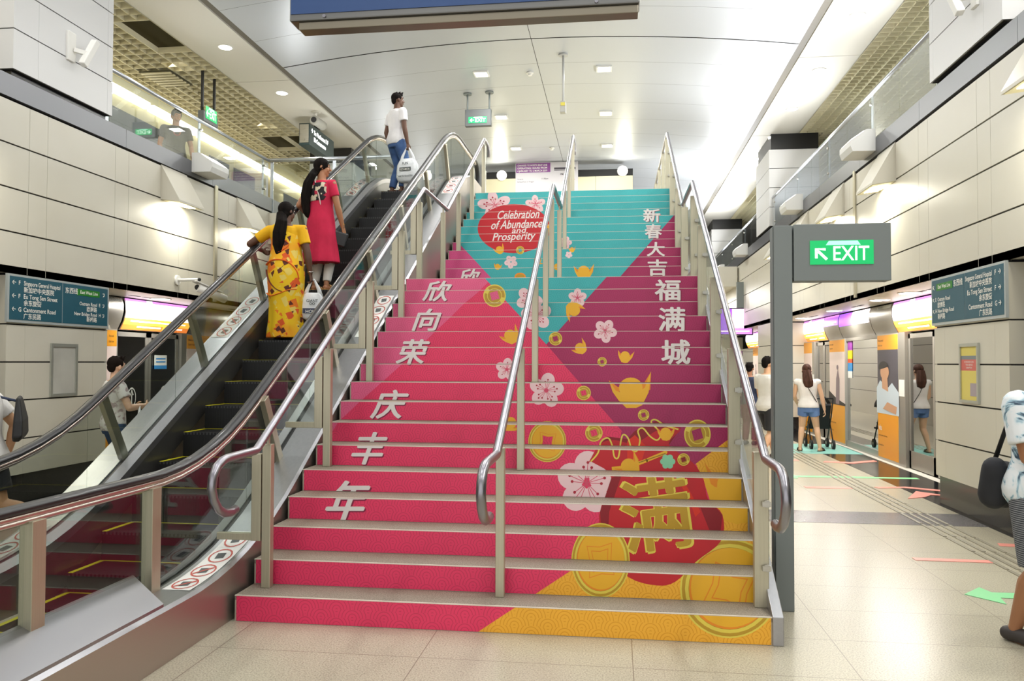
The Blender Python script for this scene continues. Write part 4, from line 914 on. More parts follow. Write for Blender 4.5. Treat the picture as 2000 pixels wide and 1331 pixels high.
for j, y in enumerate((-3.6, -.7, 2.2, 5.1, 8.0, 10.95, 13.8, 16.6, 19.6)):
    for x in (-2.66, -.22):
        if y > 8.5:
            t = thing('ceiling_downlight', 'square ceiling downlight, %s of the %s column of the hall' % (('first', 'second', 'third', 'farthest')[j-5], 'left' if x < -1 else 'right'), 'ceiling light', (x, y, arch_z(x)-.02), 'square downlights of the arched ceiling')
            z = arch_z(x)
            MB().box((x-.15, y-.15, z-.03), (x+.15, y-.12, z)).box((x-.15, y+.12, z-.03), (x+.15, y+.15, z)).box((x-.15, y-.12, z-.03), (x-.12, y+.12, z)).box((x+.12, y-.12, z-.03), (x+.15, y+.12, z)).build('frame', WHITE, t)
            MB().box((x-.12, y-.12, z-.015), (x+.12, y+.12, z-.005)).build('lens', DL, t)
            area_light('lamp_light', (x, y, z-.04), .24, .24, 70, (1, .99, .95), parent=t)
        else: area_light('downlight_near', (x, y, arch_z(x)-.04), .6, .6, (40 if y < 3 else 60), (1, .99, .96))
ORD = ('nearest', 'second', 'third', 'fourth', 'fifth', 'sixth', 'seventh', 'eighth')
for s, x in ((1, 3.78), (-1, -6.74)):
    for i, y in enumerate((8.33, 10.73, 13.06, 15.2, 17.3, 19.6, 22, 24.4)):
        if s < 0 and i > 1: continue
        t = thing('soffit_downlight', 'round downlight in the %s white soffit, %s from the camera' % ('right' if s > 0 else 'left', ORD[i]), 'ceiling light', (x, y, ZC), 'round downlights of the white soffits')
        MB().disc((x, y, ZC-.012), .13, 'z', .012).build('ring', WHITE, t); MB().disc((x, y, ZC-.016), .105, 'z', .004).build('lens', DL, t)
        area_light('lamp_light', (x, y, ZC-.03), .2, .2, 28, (1, .98, .93), parent=t)
for s, x in ((1, XR+.4), (-1, XL-.4)):
    for i, y in enumerate((7.0, 8.3, 10.9, 13.5, 16.1)):
        if s < 0 and i in (1, 4): continue
        t = thing('platform_downlight', 'round downlight in the %s platform soffit over the screen doors, %s from the camera' % ('right' if s > 0 else 'left', ORD[i]), 'ceiling light', (x, y, 2.6), 'platform soffit downlights')
        MB().disc((x, y, 2.592), .16, 'z', .008).build('ring', WHITE, t); MB().disc((x, y, 2.588), .135, 'z', .004).build('lens', DL, t)
        area_light('lamp_light', (x, y, 2.57), .25, .25, 34, (1, .98, .93), parent=t)
for s, x in ((1, 3.78), (-1, -6.74)):                    # unseen fill lights added along the soffits to brighten the near floor
    for y in (5.95, 3.6, 1.2, -1.2, -3.6): area_light('soffit_fill', (x, y, ZC-.02), .3, .3, 90 if s > 0 else 40, (1, .99, .96))
for y in (21.6, 25, 28.5, 32):                          # lamps added under the slab to brighten the far platform
    t = thing('platform_downlight', 'round lamp added under the concourse slab to brighten the far platform, number %s inwards' % ('one', 'two', 'three', 'four')[(21.6, 25, 28.5, 32).index(y)], 'ceiling light', (2.3, y, 3.92), 'added lamps under the concourse slab')
    MB().disc((2.3, y, 3.905), .16, 'z', .02).build('ring', WHITE, t); MB().disc((2.3, y, 3.90), .13, 'z', .004).build('lens', DL, t); area_light('lamp_light', (2.3, y, 3.88), .25, .25, 120, (1, .98, .95), parent=t)
# round wall lamps and banner on the back wall
for px, py, l in ((980, 343, 'round white wall lamp on the back wall, left of the banner'), (1216, 334, 'round white wall lamp on the back wall, right of the banner')):
    p = at(px, py, Y=BW-.05); t = thing('wall_globe', l, 'wall lamp', p); MB().disc((p.x, BW-.06, p.z), .15, 'y', .03, 24).build('base', WHITE, t); MB().ball((p.x, BW-.07, p.z), (.135, .05, .135)).build('glass_globe', LAMP, t)
    area_light('lamp_light', (p.x, BW-.2, p.z), .25, .25, 12, (1, .95, .75), (0, -1, 0), parent=t)
a, b = at(1007, 319, Y=BW-.04), at(1129, 373, Y=BW-.04)
t = thing('banner', 'wide pale banner with purple heading on the back wall at the stair head', 'banner', ((a.x+b.x)/2, BW-.04, b.z))
m = MB().box((a.x, BW-.05, b.z), (b.x, BW-.032, a.z)); m.build('sheet', mat('banner_grey', '#d2cfd4', .5), t)
X, Z = (1, 0, 0), (0, 0, 1); y = BW-.054; W = b.x-a.x; H = a.z-b.z
MB().box((a.x+.01*W, BW-.053, b.z+H*.66), (a.x+W*.56, BW-.05, b.z+H*.98)).build('heading_panel', mat('banner_purple', '#8a4a94', .5), t)
m = MB()
for i, s in enumerate(('CHANGES TO NORTH EAST LINE', 'OPERATING HOURS FROM', '4 JANUARY TO 2 MARCH 2019')): m.text(s, (a.x+.03*W, y, b.z+H*(.88-.095*i)), X, Z, H*.062, 0, .03, maxw=W*.48)
m.text('Towards', (a.x+.03*W, y, b.z+H*.42), X, Z, H*.04, 1); m.text('HarbourFront or Punggol', (a.x+.03*W, y, b.z+H*.33), X, Z, H*.04, 1); m.text('11.00pm', (a.x+.42*W, y, b.z+H*.42), X, Z, H*.05, 1, .02)
m.box((a.x+.62*W, y, b.z+H*.74), (a.x+.96*W, y+.001, b.z+H*.81), 1); m.box((a.x+.62*W, y, b.z+H*.70), (a.x+.96*W, y+.001, b.z+H*.715), 1); m.text('PM', (a.x+.72*W, y, b.z+H*.55), X, Z, H*.06, 1, .03)
m.add([(a.x+.87*W, y, b.z+H*.38), (a.x+.95*W, y, b.z+H*.38), (a.x+.93*W, y, b.z+H*.49)], [(0, 1, 2)], 2)
m.build('lettering', [SIGNTXT, mat('banner_ink', '#4b4650', .5), mat('banner_red', '#d03040', .5)], t)
# ------------------------------------------------------------------ cameras, detectors, screen
t = thing('cctv_camera', 'small camera hanging on a long white pole from the ceiling above the stairs', 'camera', (-1.0, 10.2, 6.2))
p0 = at(1100, 104, Y=10.2); p1 = at(1100, 222, Y=10.2); x = p0.x; z0 = arch_z(x)
MB().tube([(x, 10.2, z0), (x, 10.2, p1.z+.2)], .022, 10).disc((x, 10.2, z0-.03), .09, 'z', .03).build('pole', mat('pole_white', '#b9b9b6', .45), t)
c = MB().box((x-.055, 10.1, p1.z), (x+.055, 10.25, p1.z+.21)).build('housing', mat('cam_grey', '#a8a79f', .45), t, bevel=.012)
MB().box((x-.04, 10.09, p1.z+.12), (x+.04, 10.1, p1.z+.18)).build('visor', mat('cam_yellow', '#cfc14a', .5), c)
for px, py, l in ((1035, 145, 'white smoke detector on the arched ceiling beyond the camera pole'), (1078, 291, 'small white detector on the ceiling near the stair head')):
    p = at(px, py, Z=7.38); t = thing('smoke_detector', l, 'detector', p); MB().disc((p.x, p.y, arch_z(p.x)-.03), .07, 'z', .03).disc((p.x, p.y, arch_z(p.x)-.07), .04, 'z', .04).build('body', WHITE, t)
def twin(x, s, ya, za, label):
    t = thing('cctv_camera', label, 'camera', (x, ya, za)); q = lambda d: x+d*s
    MB().box((min(q(0), q(.04)), ya-.1, za-.17), (max(q(0), q(.04)), ya+.04, za+.19)).build('back_plate', WHITE, t, bevel=.006)
    MB().bar((q(.04), ya, za-.02), (q(.16), ya+.09, za-.04), .05, .05).build('arm', WHITE, t)
    MB().bar((q(.14), ya+.03, za-.20), (q(.2), ya+.19, za+.15), .085, .085, (1, 0, 0)).build('camera_body', WHITE, t, bevel=.012)
twin(XL+.01, 1, at(137, 95, X=XL).y, at(137, 95, X=XL).z, 'white twin bracket camera on the upper part of left column')
twin(XR-.01, -1, at(1908, -12, X=XR).y, at(1908, -16, X=XR).z, 'white bracket camera on the right column, cut by the top edge')
p = at(352, 548, X=XL+.03); t = thing('cctv_camera', 'white camera on a wall bracket low on left facade above the screen doors', 'camera', p)
MB().disc((XL, p.y-.05, p.z), .075, 'x', .03).build('wall_plate', WHITE, t); MB().tube([(XL+.02, p.y-.05, p.z), (XL+.33, p.y+.0, p.z+.01)], .025, 10).ball((XL+.34, p.y, p.z+.01), .03, 10, 1).build('arm', [WHITE, BLACK], t)
d = V((.45, .75, -.28)).normalized(); s0 = V((XL+.3, p.y+.03, p.z-.11)); h = MB().tube([s0, s0+d*.5], .065, 14).build('camera_body', WHITE, t); MB().bar(s0+V((0, 0, .075))-d*.06, s0+d*.4+V((0, 0, .075)), .15, .012).build('sunshield', WHITE, t); MB().disc(s0-d*.012-V((0, .0, 0)), .04, 'y', .01).build('lens', BLACK, h)
p = at(617, 237, Z=6.9); t = thing('cctv_camera', 'round camera hanging in front of the dark sign under the left soffit', 'camera', p)
MB().disc((p.x, p.y, ZC-.02), .1, 'z', .02).tube([(p.x, p.y, ZC), (p.x, p.y, p.z+.05)], .025, 8).build('mount', WHITE, t); MB().tube([(p.x, p.y-.12, p.z), (p.x+.05, p.y+.3, p.z-.02)], .10, 16).build('camera_body', mat('cam_grey', '#a8a79f', .45), t); MB().disc((p.x, p.y-.135, p.z), .062, 'y', .014).build('lens', BLACK, t)
a, b = at(1400, 602, Y=19), at(1471, 655, Y=19)
t = thing('hanging_screen', 'large purple lit information screen hanging beyond the right handrail', 'screen', ((a.x+b.x)/2, 19, b.z))
h = MB().box((a.x-.05, 19, b.z), (b.x, 19.1, a.z)).build('bezel', BLACK, t); MB().box((a.x-.03, 18.995, b.z+.03), (a.x+(b.x-a.x)*.42, 19, a.z-.03), 1).box((a.x+(b.x-a.x)*.42, 18.995, b.z+.2), (b.x-.03, 19, a.z-.03)).box((a.x+(b.x-a.x)*.42, 18.995, b.z+.03), (b.x-.03, 19, b.z+.2), 2).box((a.x+.1, 18.992, b.z+.1), (b.x-.1, 18.995, b.z+.13), 3).build('display', [lit('scr_pink', '#f3c4f7', 1.2), lit('scr_violet', '#9a4df0', 1.1), lit('scr_lilac', '#d78bf2', 1.2), LTX], h)
q = at(1439, 562, Y=19.05), at(1460, 602, Y=19.05); MB().box((q[0].x, 19.02, a.z), (q[1].x, 19.15, 3.95)).build('hanger', GREY, t)
t = thing('air_vent', 'square air vent grille in the open-cell ceiling over the left deck', 'vent', at(325, 153, Z=ZC-.01))
p = at(325, 153, Z=ZC-.01); MB().box((p.x-.32, p.y-.4, ZC-.03), (p.x+.32, p.y+.4, ZC-.01), 1).build('plate', [WHITE, mat('vent_dark', '#4a4632', .7)], t)
for i in range(6): MB().box((p.x-.3, p.y-.38+i*.13, ZC-.05), (p.x+.3, p.y-.32+i*.13, ZC-.03)).build('slat', mat('cell_ivory', '#cfc8ae', .55), t)
# ------------------------------------------------------------------ people
def skin(c): return mat('skin_'+c.strip('#'), c, .5)
HAIR = mat('hair_black', '#0b0908', .8, spec=.12, noise=((40, 40, 6), '#1a1411', .35, .7)); HAIRB = mat('hair_brown', '#3a261c', .7, spec=.2, noise=((40, 40, 6), '#51352a', .35, .7))
def fabric(name, c, c2=None, sc=6): return mat('fabric_'+name, c, .8, noise=(sc, c2 or c, .35, .7), bump=(9, .5))
def capsule(m, p0, p1, r0, r1, n=12, flat=1):
    p0, p1 = V(p0), V(p1); d = p1-p0; L = d.length or 1e-4; t = d/L
    P, Rr = [], []
    for a in (85, 60, 30, 0): q = math.radians(a); P.append(p0-t*r0*math.sin(q)); Rr.append(r0*math.cos(q))
    for a in (0, 30, 60, 85): q = math.radians(a); P.append(p1+t*r1*math.sin(q)); Rr.append(r1*math.cos(q))
    return m.tube(P, Rr, n, flat=flat)
def ik(a, c, l1, l2, hint):
    a, c, hint = V(a), V(c), V(hint); d = c-a; L = min(d.length, (l1+l2)*.995); t = d.normalized(); c = a+t*L
    x = (l1*l1-l2*l2+L*L)/(2*L); h = math.sqrt(max(l1*l1-x*x, 1e-6)); n = (hint-t*hint.dot(t)).normalized()
    return a+t*x+n*h, c
PROF = [(.455, .070, .062, 0), (.49, .096, .070, -.006), (.53, .098, .070, -.008), (.58, .086, .060, 0), (.62, .080, .055, .004), (.68, .089, .060, .004), (.73, .098, .064, .002), (.775, .104, .060, 0), (.805, .092, .050, -.004), (.825, .055, .040, -.004), (.85, .034, .034, 0)]
class Person:
    def __init__(s, label, H, loc, heading, sk='#b98a68', lean=(0, 0), twist=0, head=(0, 0), feet=None, hands=None, elbow=((-.5, -1, 0), (.5, -1, 0)), knee=(0, 1, 0), bw=1, crouch=0, foot_dir=(0, 0), curl=.7, palm=((1, 0, 0), (-1, 0, 0)), voxel=.0065):
        s.H = H; s.loc = V(loc); s.R = Matrix.Rotation(math.radians(heading), 4, 'Z'); s.bw = bw; s.sk = skin(sk); s.vx = voxel
        s.t = thing('person', label, 'person', loc); s.twist = math.radians(twist); s.lean = lean; s.cr = crouch; s.headrot = head; s.curl = curl; s.palm = palm
        f = feet or ((-.085, 0, 0), (.085, 0, 0)); h = hands or ((-.25, .03, .47*H), (.25, .03, .47*H))
        s.neck = s.spine(.83); s.hd = s.spine(.925)+V((0, .012*H, 0)); s.J = {}
        for i, sg in ((0, -1), (1, 1)):
            sh = s.ring_pt(.79, sg*.112*H*bw); hip = s.spine(.50)+V((sg*.052*H, 0, 0)); an = V(f[i])+V((0, 0, .05*H))
            kn, an = ik(hip, an, .235*H, .235*H, knee); el, wr = ik(sh, h[i], .172*H, .152*H, elbow[i])
            s.J[i] = dict(sh=sh, el=el, wr=wr, hip=hip, kn=kn, an=an, fd=math.radians(foot_dir[i]))
    def spine(s, zf):
        k = max(0, (zf-.5)/.35); return V((s.lean[0]*k, s.lean[1]*k, zf*s.H-s.cr))
    def rot(s, zf): return s.twist*min(1, max(0, (zf-.52)/.2))
    def ring_pt(s, zf, x, y=0):
        a = s.rot(zf); return s.spine(zf)+V((x*math.cos(a)-y*math.sin(a), x*math.sin(a)+y*math.cos(a), 0))
    def prof(s, zf):
        for a, b in zip(PROF, PROF[1:]):
            if a[0] <= zf <= b[0]: u = (zf-a[0])/(b[0]-a[0]); return [a[i]+(b[i]-a[i])*u for i in (1, 2, 3)]
        return list((PROF[0] if zf < PROF[0][0] else PROF[-1])[1:])
    def ring(s, zf, inf=0, n=20, sx=1, sy=1):
        w, d, yc = s.prof(zf); w = w*s.H*s.bw*sx+inf; d = d*s.H*s.bw*sy+inf
        return [s.ring_pt(zf, w*math.copysign(abs(math.cos(q))**.85, math.cos(q)), d*math.copysign(abs(math.sin(q))**.85, math.sin(q))+yc*s.H) for q in (2*math.pi*k/n for k in range(n))]
    def T(s, m):
        m.v = [s.loc + s.R @ p for p in m.v]; return m
    def part(s, name, m, mats, vox=0, smooth=2, parent=None, **k): return s.T(m).build(name, mats, parent or s.t, vox=vox, smooth=smooth, **k)
    def body(s, shoes=None, face=True):
        H = s.H; m = MB(); m.loft([s.ring(z) for z in (.455, .48, .5, .53, .56, .59, .62, .65, .68, .71, .74, .77, .79, .805, .815, .83)])
        capsule(m, s.neck-V((0, 0, .03)), s.hd, .034*H, .032*H)
        hy, hp = (math.radians(a) for a in s.headrot); HM = (Matrix.Rotation(hy, 3, 'Z') @ Matrix.Rotation(hp, 3, 'X')); s.HM = HM; hd = s.hd; hs = H/1.7*1.03
        hv = lambda x, y, z: hd+HM @ V((x*hs, y*hs, z*hs))
        s.hv, s.hs = hv, hs
        m.ball(hv(0, -.008, .022), (.074*hs, .092*hs, .094*hs), 18, M=HM); m.ball(hv(0, .025, -.045), (.056*hs, .062*hs, .070*hs), 16, M=HM); m.ball(hv(0, .062, -.088), (.026*hs, .022*hs, .02*hs), 10, M=HM)
        capsule(m, hv(0, .082, .012), hv(0, .103, -.022), .008*hs, .014*hs, 10)
        for sg in (-1, 1): m.ball(hv(sg*.077, -.002, -.008), (.012*hs, .02*hs, .033*hs), 10, M=HM); m.ball(hv(sg*.03, .07, -.03), (.022*hs, .02*hs, .024*hs), 10, M=HM)
        capsule(m, hv(-.03, .083, .032), hv(.03, .083, .032), .010*hs, .010*hs, 8)
        capsule(m, hv(-.018, .085, -.055), hv(.018, .085, -.055), .009*hs, .009*hs, 8)
        for i, sg in ((0, -1), (1, 1)):
            j = s.J[i]; b = s.bw
            capsule(m, j['sh'], j['el'], .031*H*b, .024*H*b); capsule(m, j['el'], j['el']+(j['wr']-j['el'])*.3, .024*H*b, .025*H*b); capsule(m, j['el']+(j['wr']-j['el'])*.3, j['wr'], .025*H*b, .0155*H)
            capsule(m, s.ring_pt(.785, sg*.07*H), j['sh'], .034*H, .033*H*b)
            capsule(m, j['hip'], j['kn'], .056*H*b, .035*H*b); c = j['kn']+(j['an']-j['kn'])*.3+V((0, -.012*H, 0)); capsule(m, j['kn'], c, .034*H, .034*H*b); capsule(m, c, j['an'], .034*H*b, .020*H)
            fd = V((math.sin(-j['fd']), math.cos(j['fd']), 0)); a = j['an']; g = V((a.x, a.y, a.z-.05*H)); j['g'] = g; j['fdv'] = fd
            capsule(m, a, g+V((0, 0, .028)), .021*H, .026); capsule(m, g-fd*.03+V((0, 0, .03)), g+fd*.10+V((0, 0, .026)), .03, .032); capsule(m, g+fd*.10+V((0, 0, .026)), g+fd*.165+V((0, 0, .018)), .034, .017)
            s.hand(m, j, sg)
        s.bodyo = s.part('body', m, s.sk, vox=s.vx, smooth=3)
        if face:
            for sg in (-1, 1):
                e = s.part('eye', MB().ball(hv(sg*.031, .082, .016), (.012*hs, .007*hs, .007*hs), 8, M=HM), mat('eye_white', '#e4ddd6', .3)); s.T(MB().ball(hv(sg*.031, .0875, .016), .0055*hs, 8)).build('iris', mat('iris', '#1d120c', .2), e)
                s.part('eyebrow', capsule(MB(), hv(sg*.016, .092, .040), hv(sg*.046, .082, .040), .0035*hs, .003*hs, 6), HAIR)
            s.part('mouth', MB().ball(hv(0, .093, -.055), (.021*hs, .006*hs, .007*hs), 8, M=HM), mat('lips', '#8e4a40', .5))
        if shoes:
            for i in (0, 1):
                j = s.J[i]; g, fd = j['g'], j['fdv']; sd = V((fd.y, -fd.x, 0)); q = MB()
                if shoes[0] == 'sandal':
                    q.loft([[g+fd*a+sd*(w*math.cos(t))+V((0, 0, -.0+.006+.008*math.sin(t))) for t in span(0, 2*math.pi*.9, 9)] for a, w in ((-.075, .02), (-.05, .036), (0, .036), (.1, .045), (.15, .036), (.185, .012))])
                    for a, h in ((.10, .052), (.05, .066)): q.tube([g+fd*a-sd*.043+V((0, 0, .012)), g+fd*a-sd*.03+V((0, 0, h-.006)), g+fd*a+V((0, 0, h)), g+fd*a+sd*.03+V((0, 0, h-.006)), g+fd*a+sd*.043+V((0, 0, .012))], .009, 8)
                    s.part('sandal', q, shoes[1])
                else:
                    capsule(q, g-fd*.045+V((0, 0, .042)), g+fd*.06+V((0, 0, .046)), .043, .045); capsule(q, g+fd*.06+V((0, 0, .04)), g+fd*.165+V((0, 0, .03)), .045, .028); q.v = [V((p.x, p.y, max(p.z, g.z+.002))) for p in q.v]
                    s.part('shoe', q, shoes[1], vox=.008)
        return s
    def hand(s, m, j, sg):
        wr, d = j['wr'], (j['wr']-j['el']).normalized(); n = V(s.palm[0 if sg < 0 else 1]); n = (n-d*n.dot(d)).normalized(); side = d.cross(n)*(1 if sg > 0 else -1); k = s.H/1.7
        j['hd'] = d; j['grip'] = wr+d*.085*k+n*.02
        side = -side if False else side
        for u in (-.026, -.009, .009, .026): capsule(m, wr+side*u*.5*k, wr+d*.085*k+side*u*k, .014*k, .0125*k, 8)
        for q, (u, L) in enumerate(((.027, .066), (.009, .076), (-.009, .072), (-.027, .056))):
            b = wr+d*.088*k+side*u*k; a1, a2 = s.curl*.7, s.curl*1.8; d1 = d*math.cos(a1)+n*math.sin(a1); d2 = d*math.cos(a2)+n*math.sin(a2)
            e = b+d1*L*.52*k; capsule(m, b, e, .0092*k, .0085*k, 8); capsule(m, e, e+d2*L*.5*k, .0085*k, .007*k, 8)
        b = wr+d*.028*k+side*.026*k; e = b+(d*.62+side*.62+n*.4).normalized()*.045*k; capsule(m, b, e, .013*k, .0105*k, 8); capsule(m, e, e+(d*.85+side*.1+n*.5).normalized()*.034*k, .0105*k, .0085*k, 8)
    # clothing ---------------------------------------------------------
    def top(s, name, mats, z0=.49, z1=.822, inf=.016, sleeve=.55, flare=0, neckz=.815, sw=.012):
        m = MB(); zs = [z0+(neckz-z0)*k/12 for k in range(13)]
        m.loft([s.ring(z, inf+flare*max(0, (.6-z)/.12), sx=1.02 if z < .79 else 1.0) for z in zs]+[s.ring(z1, .012)])
        for i, sg in ((0, -1), (1, 1)):
            j = s.J[i]; capsule(m, s.ring_pt(.785, sg*.06*s.H), j['sh'], .040*s.H, .040*s.H*s.bw)
            if sleeve > 0:
                e = j['sh']+(j['el']-j['sh'])*min(sleeve, 1); m.tube([j['sh'], e], [.0385*s.H*s.bw+sw*.4, .034*s.H*s.bw+sw], 16)
                if sleeve > 1: m.tube([j['el'], j['el']+(j['wr']-j['el'])*(sleeve-1)], [.034*s.H*s.bw+sw, .03*s.H], 16)
        return s.part(name, m, mats, vox=.009, smooth=3)
    def legs(s, name, mats, length=1, inf=.014, z1=.565, wide=0):
        m = MB(); m.loft([s.ring(z, inf if z < .48 else min(inf, .006)) for z in (.445, .47, .5, .53, .555) if z <= z1])
        for i in (0, 1):
            j = s.J[i]; a, k, e = j['hip'], j['kn'], j['an']; r0, r1, r2 = .057*s.H*s.bw+inf, .037*s.H*s.bw+inf+wide, .027*s.H+inf+wide
            if length <= 1: capsule(m, a, a+(k-a)*.1, r0, r0); m.tube([a, a+(k-a)*length], [r0, r0+(r1-r0)*length+wide], 18)
            else:
                capsule(m, a, k, r0, r1); c = k+(e-k)*(length-1)*.5+V((0, -.008, 0)); capsule(m, k, c, r1, (r1+r2)/2+.004); m.tube([c, k+(e-k)*(length-1)], [(r1+r2)/2+.004, r2], 18)
        return s.part(name, m, mats, vox=.009, smooth=3)
    def hair(s, style, m0):
        hv, hs, HM = s.hv, s.hs, s.HM; m = MB()
        if style == 'short':
            m.ball(hv(0, -.018, .042), (.081*hs, .092*hs, .088*hs), 18, M=HM); m.ball(hv(0, .035, .088), (.062*hs, .055*hs, .035*hs), 14, M=HM); m.ball(hv(0, -.06, -.005), (.066*hs, .046*hs, .066*hs), 14, M=HM)
            for sg in (-1, 1): m.ball(hv(sg*.07, .005, .035), (.016*hs, .045*hs, .045*hs), 10, M=HM)
            for i in range(16):
                a = i*.9; capsule(m, hv(.05*math.cos(a), .02+.05*math.sin(a), .105), hv(.062*math.cos(a), .03+.07*math.sin(a), .125), .018*hs, .007*hs, 8)
        else:
            m.ball(hv(0, -.016, .032), (.085*hs, .100*hs, .098*hs), 18, M=HM); m.ball(hv(0, -.05, -.03), (.076*hs, .056*hs, .08*hs), 14, M=HM)
            for sg in (-1, 1): capsule(m, hv(sg*.06, .05, .06), hv(sg*.076, -.01, -.03), .018*hs, .016*hs, 8)
        return s.part('hair', m, m0, vox=.007, smooth=2)
    def lock(s, pts, rs, m0, name='hair_lock', flat=.6):
        m = MB(); 
        m.tube([V(p) for p in pts], rs, 14, flat=flat); random.seed(3)
        for k in range(10):
            a = random.uniform(0, 6.28); m.tube([V(p)+V((math.cos(a)*r*.75, math.sin(a)*r*.5, 0)) for p, r in zip(pts, rs)], [max(.004, r*.3) for r in rs], 7)
        return s.part(name, m, m0, vox=.008, smooth=1)
def bag_plastic(name, label, cat, hang, w, h, dpt, heading, m0, prints):
    """thin carrier bag hanging from a hand: two handles, a sagging body, printing on the broad sides"""
    hang = V(hang); R = Matrix.Rotation(math.radians(heading), 3, 'Z'); t = thing(name, label, cat, hang-V((0, 0, h)))
    def P(x, y, z): return hang + R @ V((x, y, z))
    rings = []; random.seed(5)
    for f, kx, ky in ((.30, .50, .35), (.36, .74, .62), (.48, .92, .85), (.66, 1.0, 1.0), (.84, .98, 1.0), (.95, .86, .85), (1.0, .6, .55)):
        rings.append([P(w/2*kx*math.copysign(abs(math.cos(q))**.6, math.cos(q))+random.uniform(-.006, .006), dpt/2*ky*math.copysign(abs(math.sin(q))**.7, math.sin(q))+random.uniform(-.006, .006), -h*f) for q in (2*math.pi*k/24 for k in range(24))])
    m = MB().loft(rings)
    m.build('bag_body', m0, t)
    for sg in (-1, 1): MB().tube([P(sg*w*.34, 0, -h*.45), P(sg*w*.24, .0, -h*.22), P(sg*w*.05, 0, .012), P(0, 0, .016)], [.03, .022, .012, .010], 10, flat=.4).build('handle', m0, t)
    m = MB()
    for side in (-1, 1):
        U = R @ V((side*-1, 0, 0)); O = lambda f: P(0, side*(dpt/2+.012), -h*f)
        for f, hh, tx, mi, ww in prints:
            if tx is None: o = O(f); m.quad(o-U*ww/2, o+U*ww/2, o+U*ww/2+V((0, 0, hh)), o-U*ww/2+V((0, 0, hh)), mi)
            else: m.text(tx, O(f)+(R @ V((0, side*.002, 0))), U, (0, 0, 1), hh, mi, .02, 'c', ww)
    if m.v: m.build('print', [mat('print_ink', '#3c4644', .5), mat('print_navy', '#39405a', .5), mat('print_green', '#4fae66', .5), SIGNTXT], t)
    return t
PLAST = mat('white_plastic_film', '#e9ecee', .35, bump=(14, .8))
# sari print
def sari_mat():
    m = bpy.data.materials.new('sari_print'); m.use_nodes = True; nt = m.node_tree; b = nt.nodes['Principled BSDF']; L = nt.links.new; b.inputs['Roughness'].default_value = .7
    tc = nt.nodes.new('ShaderNodeTexCoord'); col = None
    ns = nt.nodes.new('ShaderNodeTexNoise'); ns.inputs['Scale'].default_value = 2.5; L(tc.outputs['Object'], ns.inputs[0])
    base = nt.nodes.new('ShaderNodeValToRGB'); base.color_ramp.elements[0].color = lin('#f2c40c')+(1,); base.color_ramp.elements[1].color = lin('#f5a814')+(1,); base.color_ramp.elements[0].position = .5; base.color_ramp.elements[1].position = .62; L(ns.outputs[0], base.inputs[0]); col = base.outputs[0]
    for sc, thr, c, sd in ((8, .36, '#ec7a1c', (0, 0, 0)), (12, .30, '#eccf62', (3, 1, 2)), (11, .30, '#e0581c', (7, 5, 1)), (14, .20, '#5c2418', (2, 9, 4))):
        mp = nt.nodes.new('ShaderNodeMapping'); mp.inputs['Location'].default_value = sd; mp.inputs['Rotation'].default_value = (.3, .5, .4+sc*.1); L(tc.outputs['Object'], mp.inputs[0])
        v = nt.nodes.new('ShaderNodeTexVoronoi'); v.distance = 'CHEBYCHEV'; v.inputs['Scale'].default_value = sc; L(mp.outputs[0], v.inputs[0])
        sp = nt.nodes.new('ShaderNodeSeparateColor'); L(v.outputs['Color'], sp.inputs[0])
        a = nt.nodes.new('ShaderNodeMath'); a.operation = 'LESS_THAN'; a.inputs[1].default_value = thr; L(sp.outputs[0], a.inputs[0])
        d = nt.nodes.new('ShaderNodeMath'); d.operation = 'LESS_THAN'; d.inputs[1].default_value = .36; L(v.outputs['Distance'], d.inputs[0])
        mu = nt.nodes.new('ShaderNodeMath'); mu.operation = 'MULTIPLY'; L(a.outputs[0], mu.inputs[0]); L(d.outputs[0], mu.inputs[1])
        mx = nt.nodes.new('ShaderNodeMix'); mx.data_type = 'RGBA'; L(mu.outputs[0], mx.inputs[0]); L(col, mx.inputs[6]); mx.inputs[7].default_value = lin(c)+(1,); col = mx.outputs[2]
    L(col, b.inputs['Base Color']); return m
# 1 woman in the yellow sari
p = Person('woman in yellow and orange printed sari standing on the escalator, hand on rail', 1.50, (-3.55, 3.52, step_z(3.34)), 0, '#5e3d2c', head=(-28, 0), bw=1.12, hands=((-.36, .20, 1.0), (.275, .02, .70)), elbow=((-1, -.7, -.5), (.6, -.8, 0)), curl=1.2, twist=-4)
p.body()
p.hair('long', HAIR); hv = p.hv
p.lock([hv(0, -.08, -.02), p.spine(.84)+V((-.0, -.12, 0)), p.spine(.76)+V((-.02, -.13, 0)), p.spine(.68)+V((-.03, -.12, 0)), p.spine(.61)+V((-.02, -.105, 0)), p.spine(.58)+V((-.01, -.10, 0))], [.05, .062, .07, .065, .045, .015], HAIR, flat=.7)
m = MB(); H = p.H
zs = [(.012, 1.72, 1.55), (.04, 1.70, 1.5), (.12, 1.55, 1.45), (.22, 1.5, 1.5), (.30, 1.52, 1.55), (.38, 1.62, 1.7), (.46, 1.75, 1.9)]
def oval(c, w, d, n=26, fold=0): return [c+V((w*math.cos(q)*(1+fold*math.sin(9*q)), d*math.sin(q)*(1+fold*math.sin(9*q)), 0)) for q in (2*math.pi*k/n for k in range(n))]
rows = [oval(V((.01, -.01, z*H)), w, d, 40, f) for z, w, d, f in ((.012, .205, .155, .05), (.06, .20, .15, .05), (.14, .185, .145, .04), (.24, .18, .145, .03), (.32, .19, .155, .015), (.40, .20, .165, 0), (.47, .205, .168, 0), (.53, .20, .158, 0), (.58, .185, .14, 0), (.63, .172, .125, 0), (.69, .168, .118, 0), (.75, .165, .11, 0), (.79, .145, .09, 0), (.815, .10, .07, 0))]
m.loft(rows)
m.tube([p.ring_pt(.80, -.15), p.ring_pt(.815, -.09), p.ring_pt(.80, -.0, -.09)], [.05, .05, .03], 12)
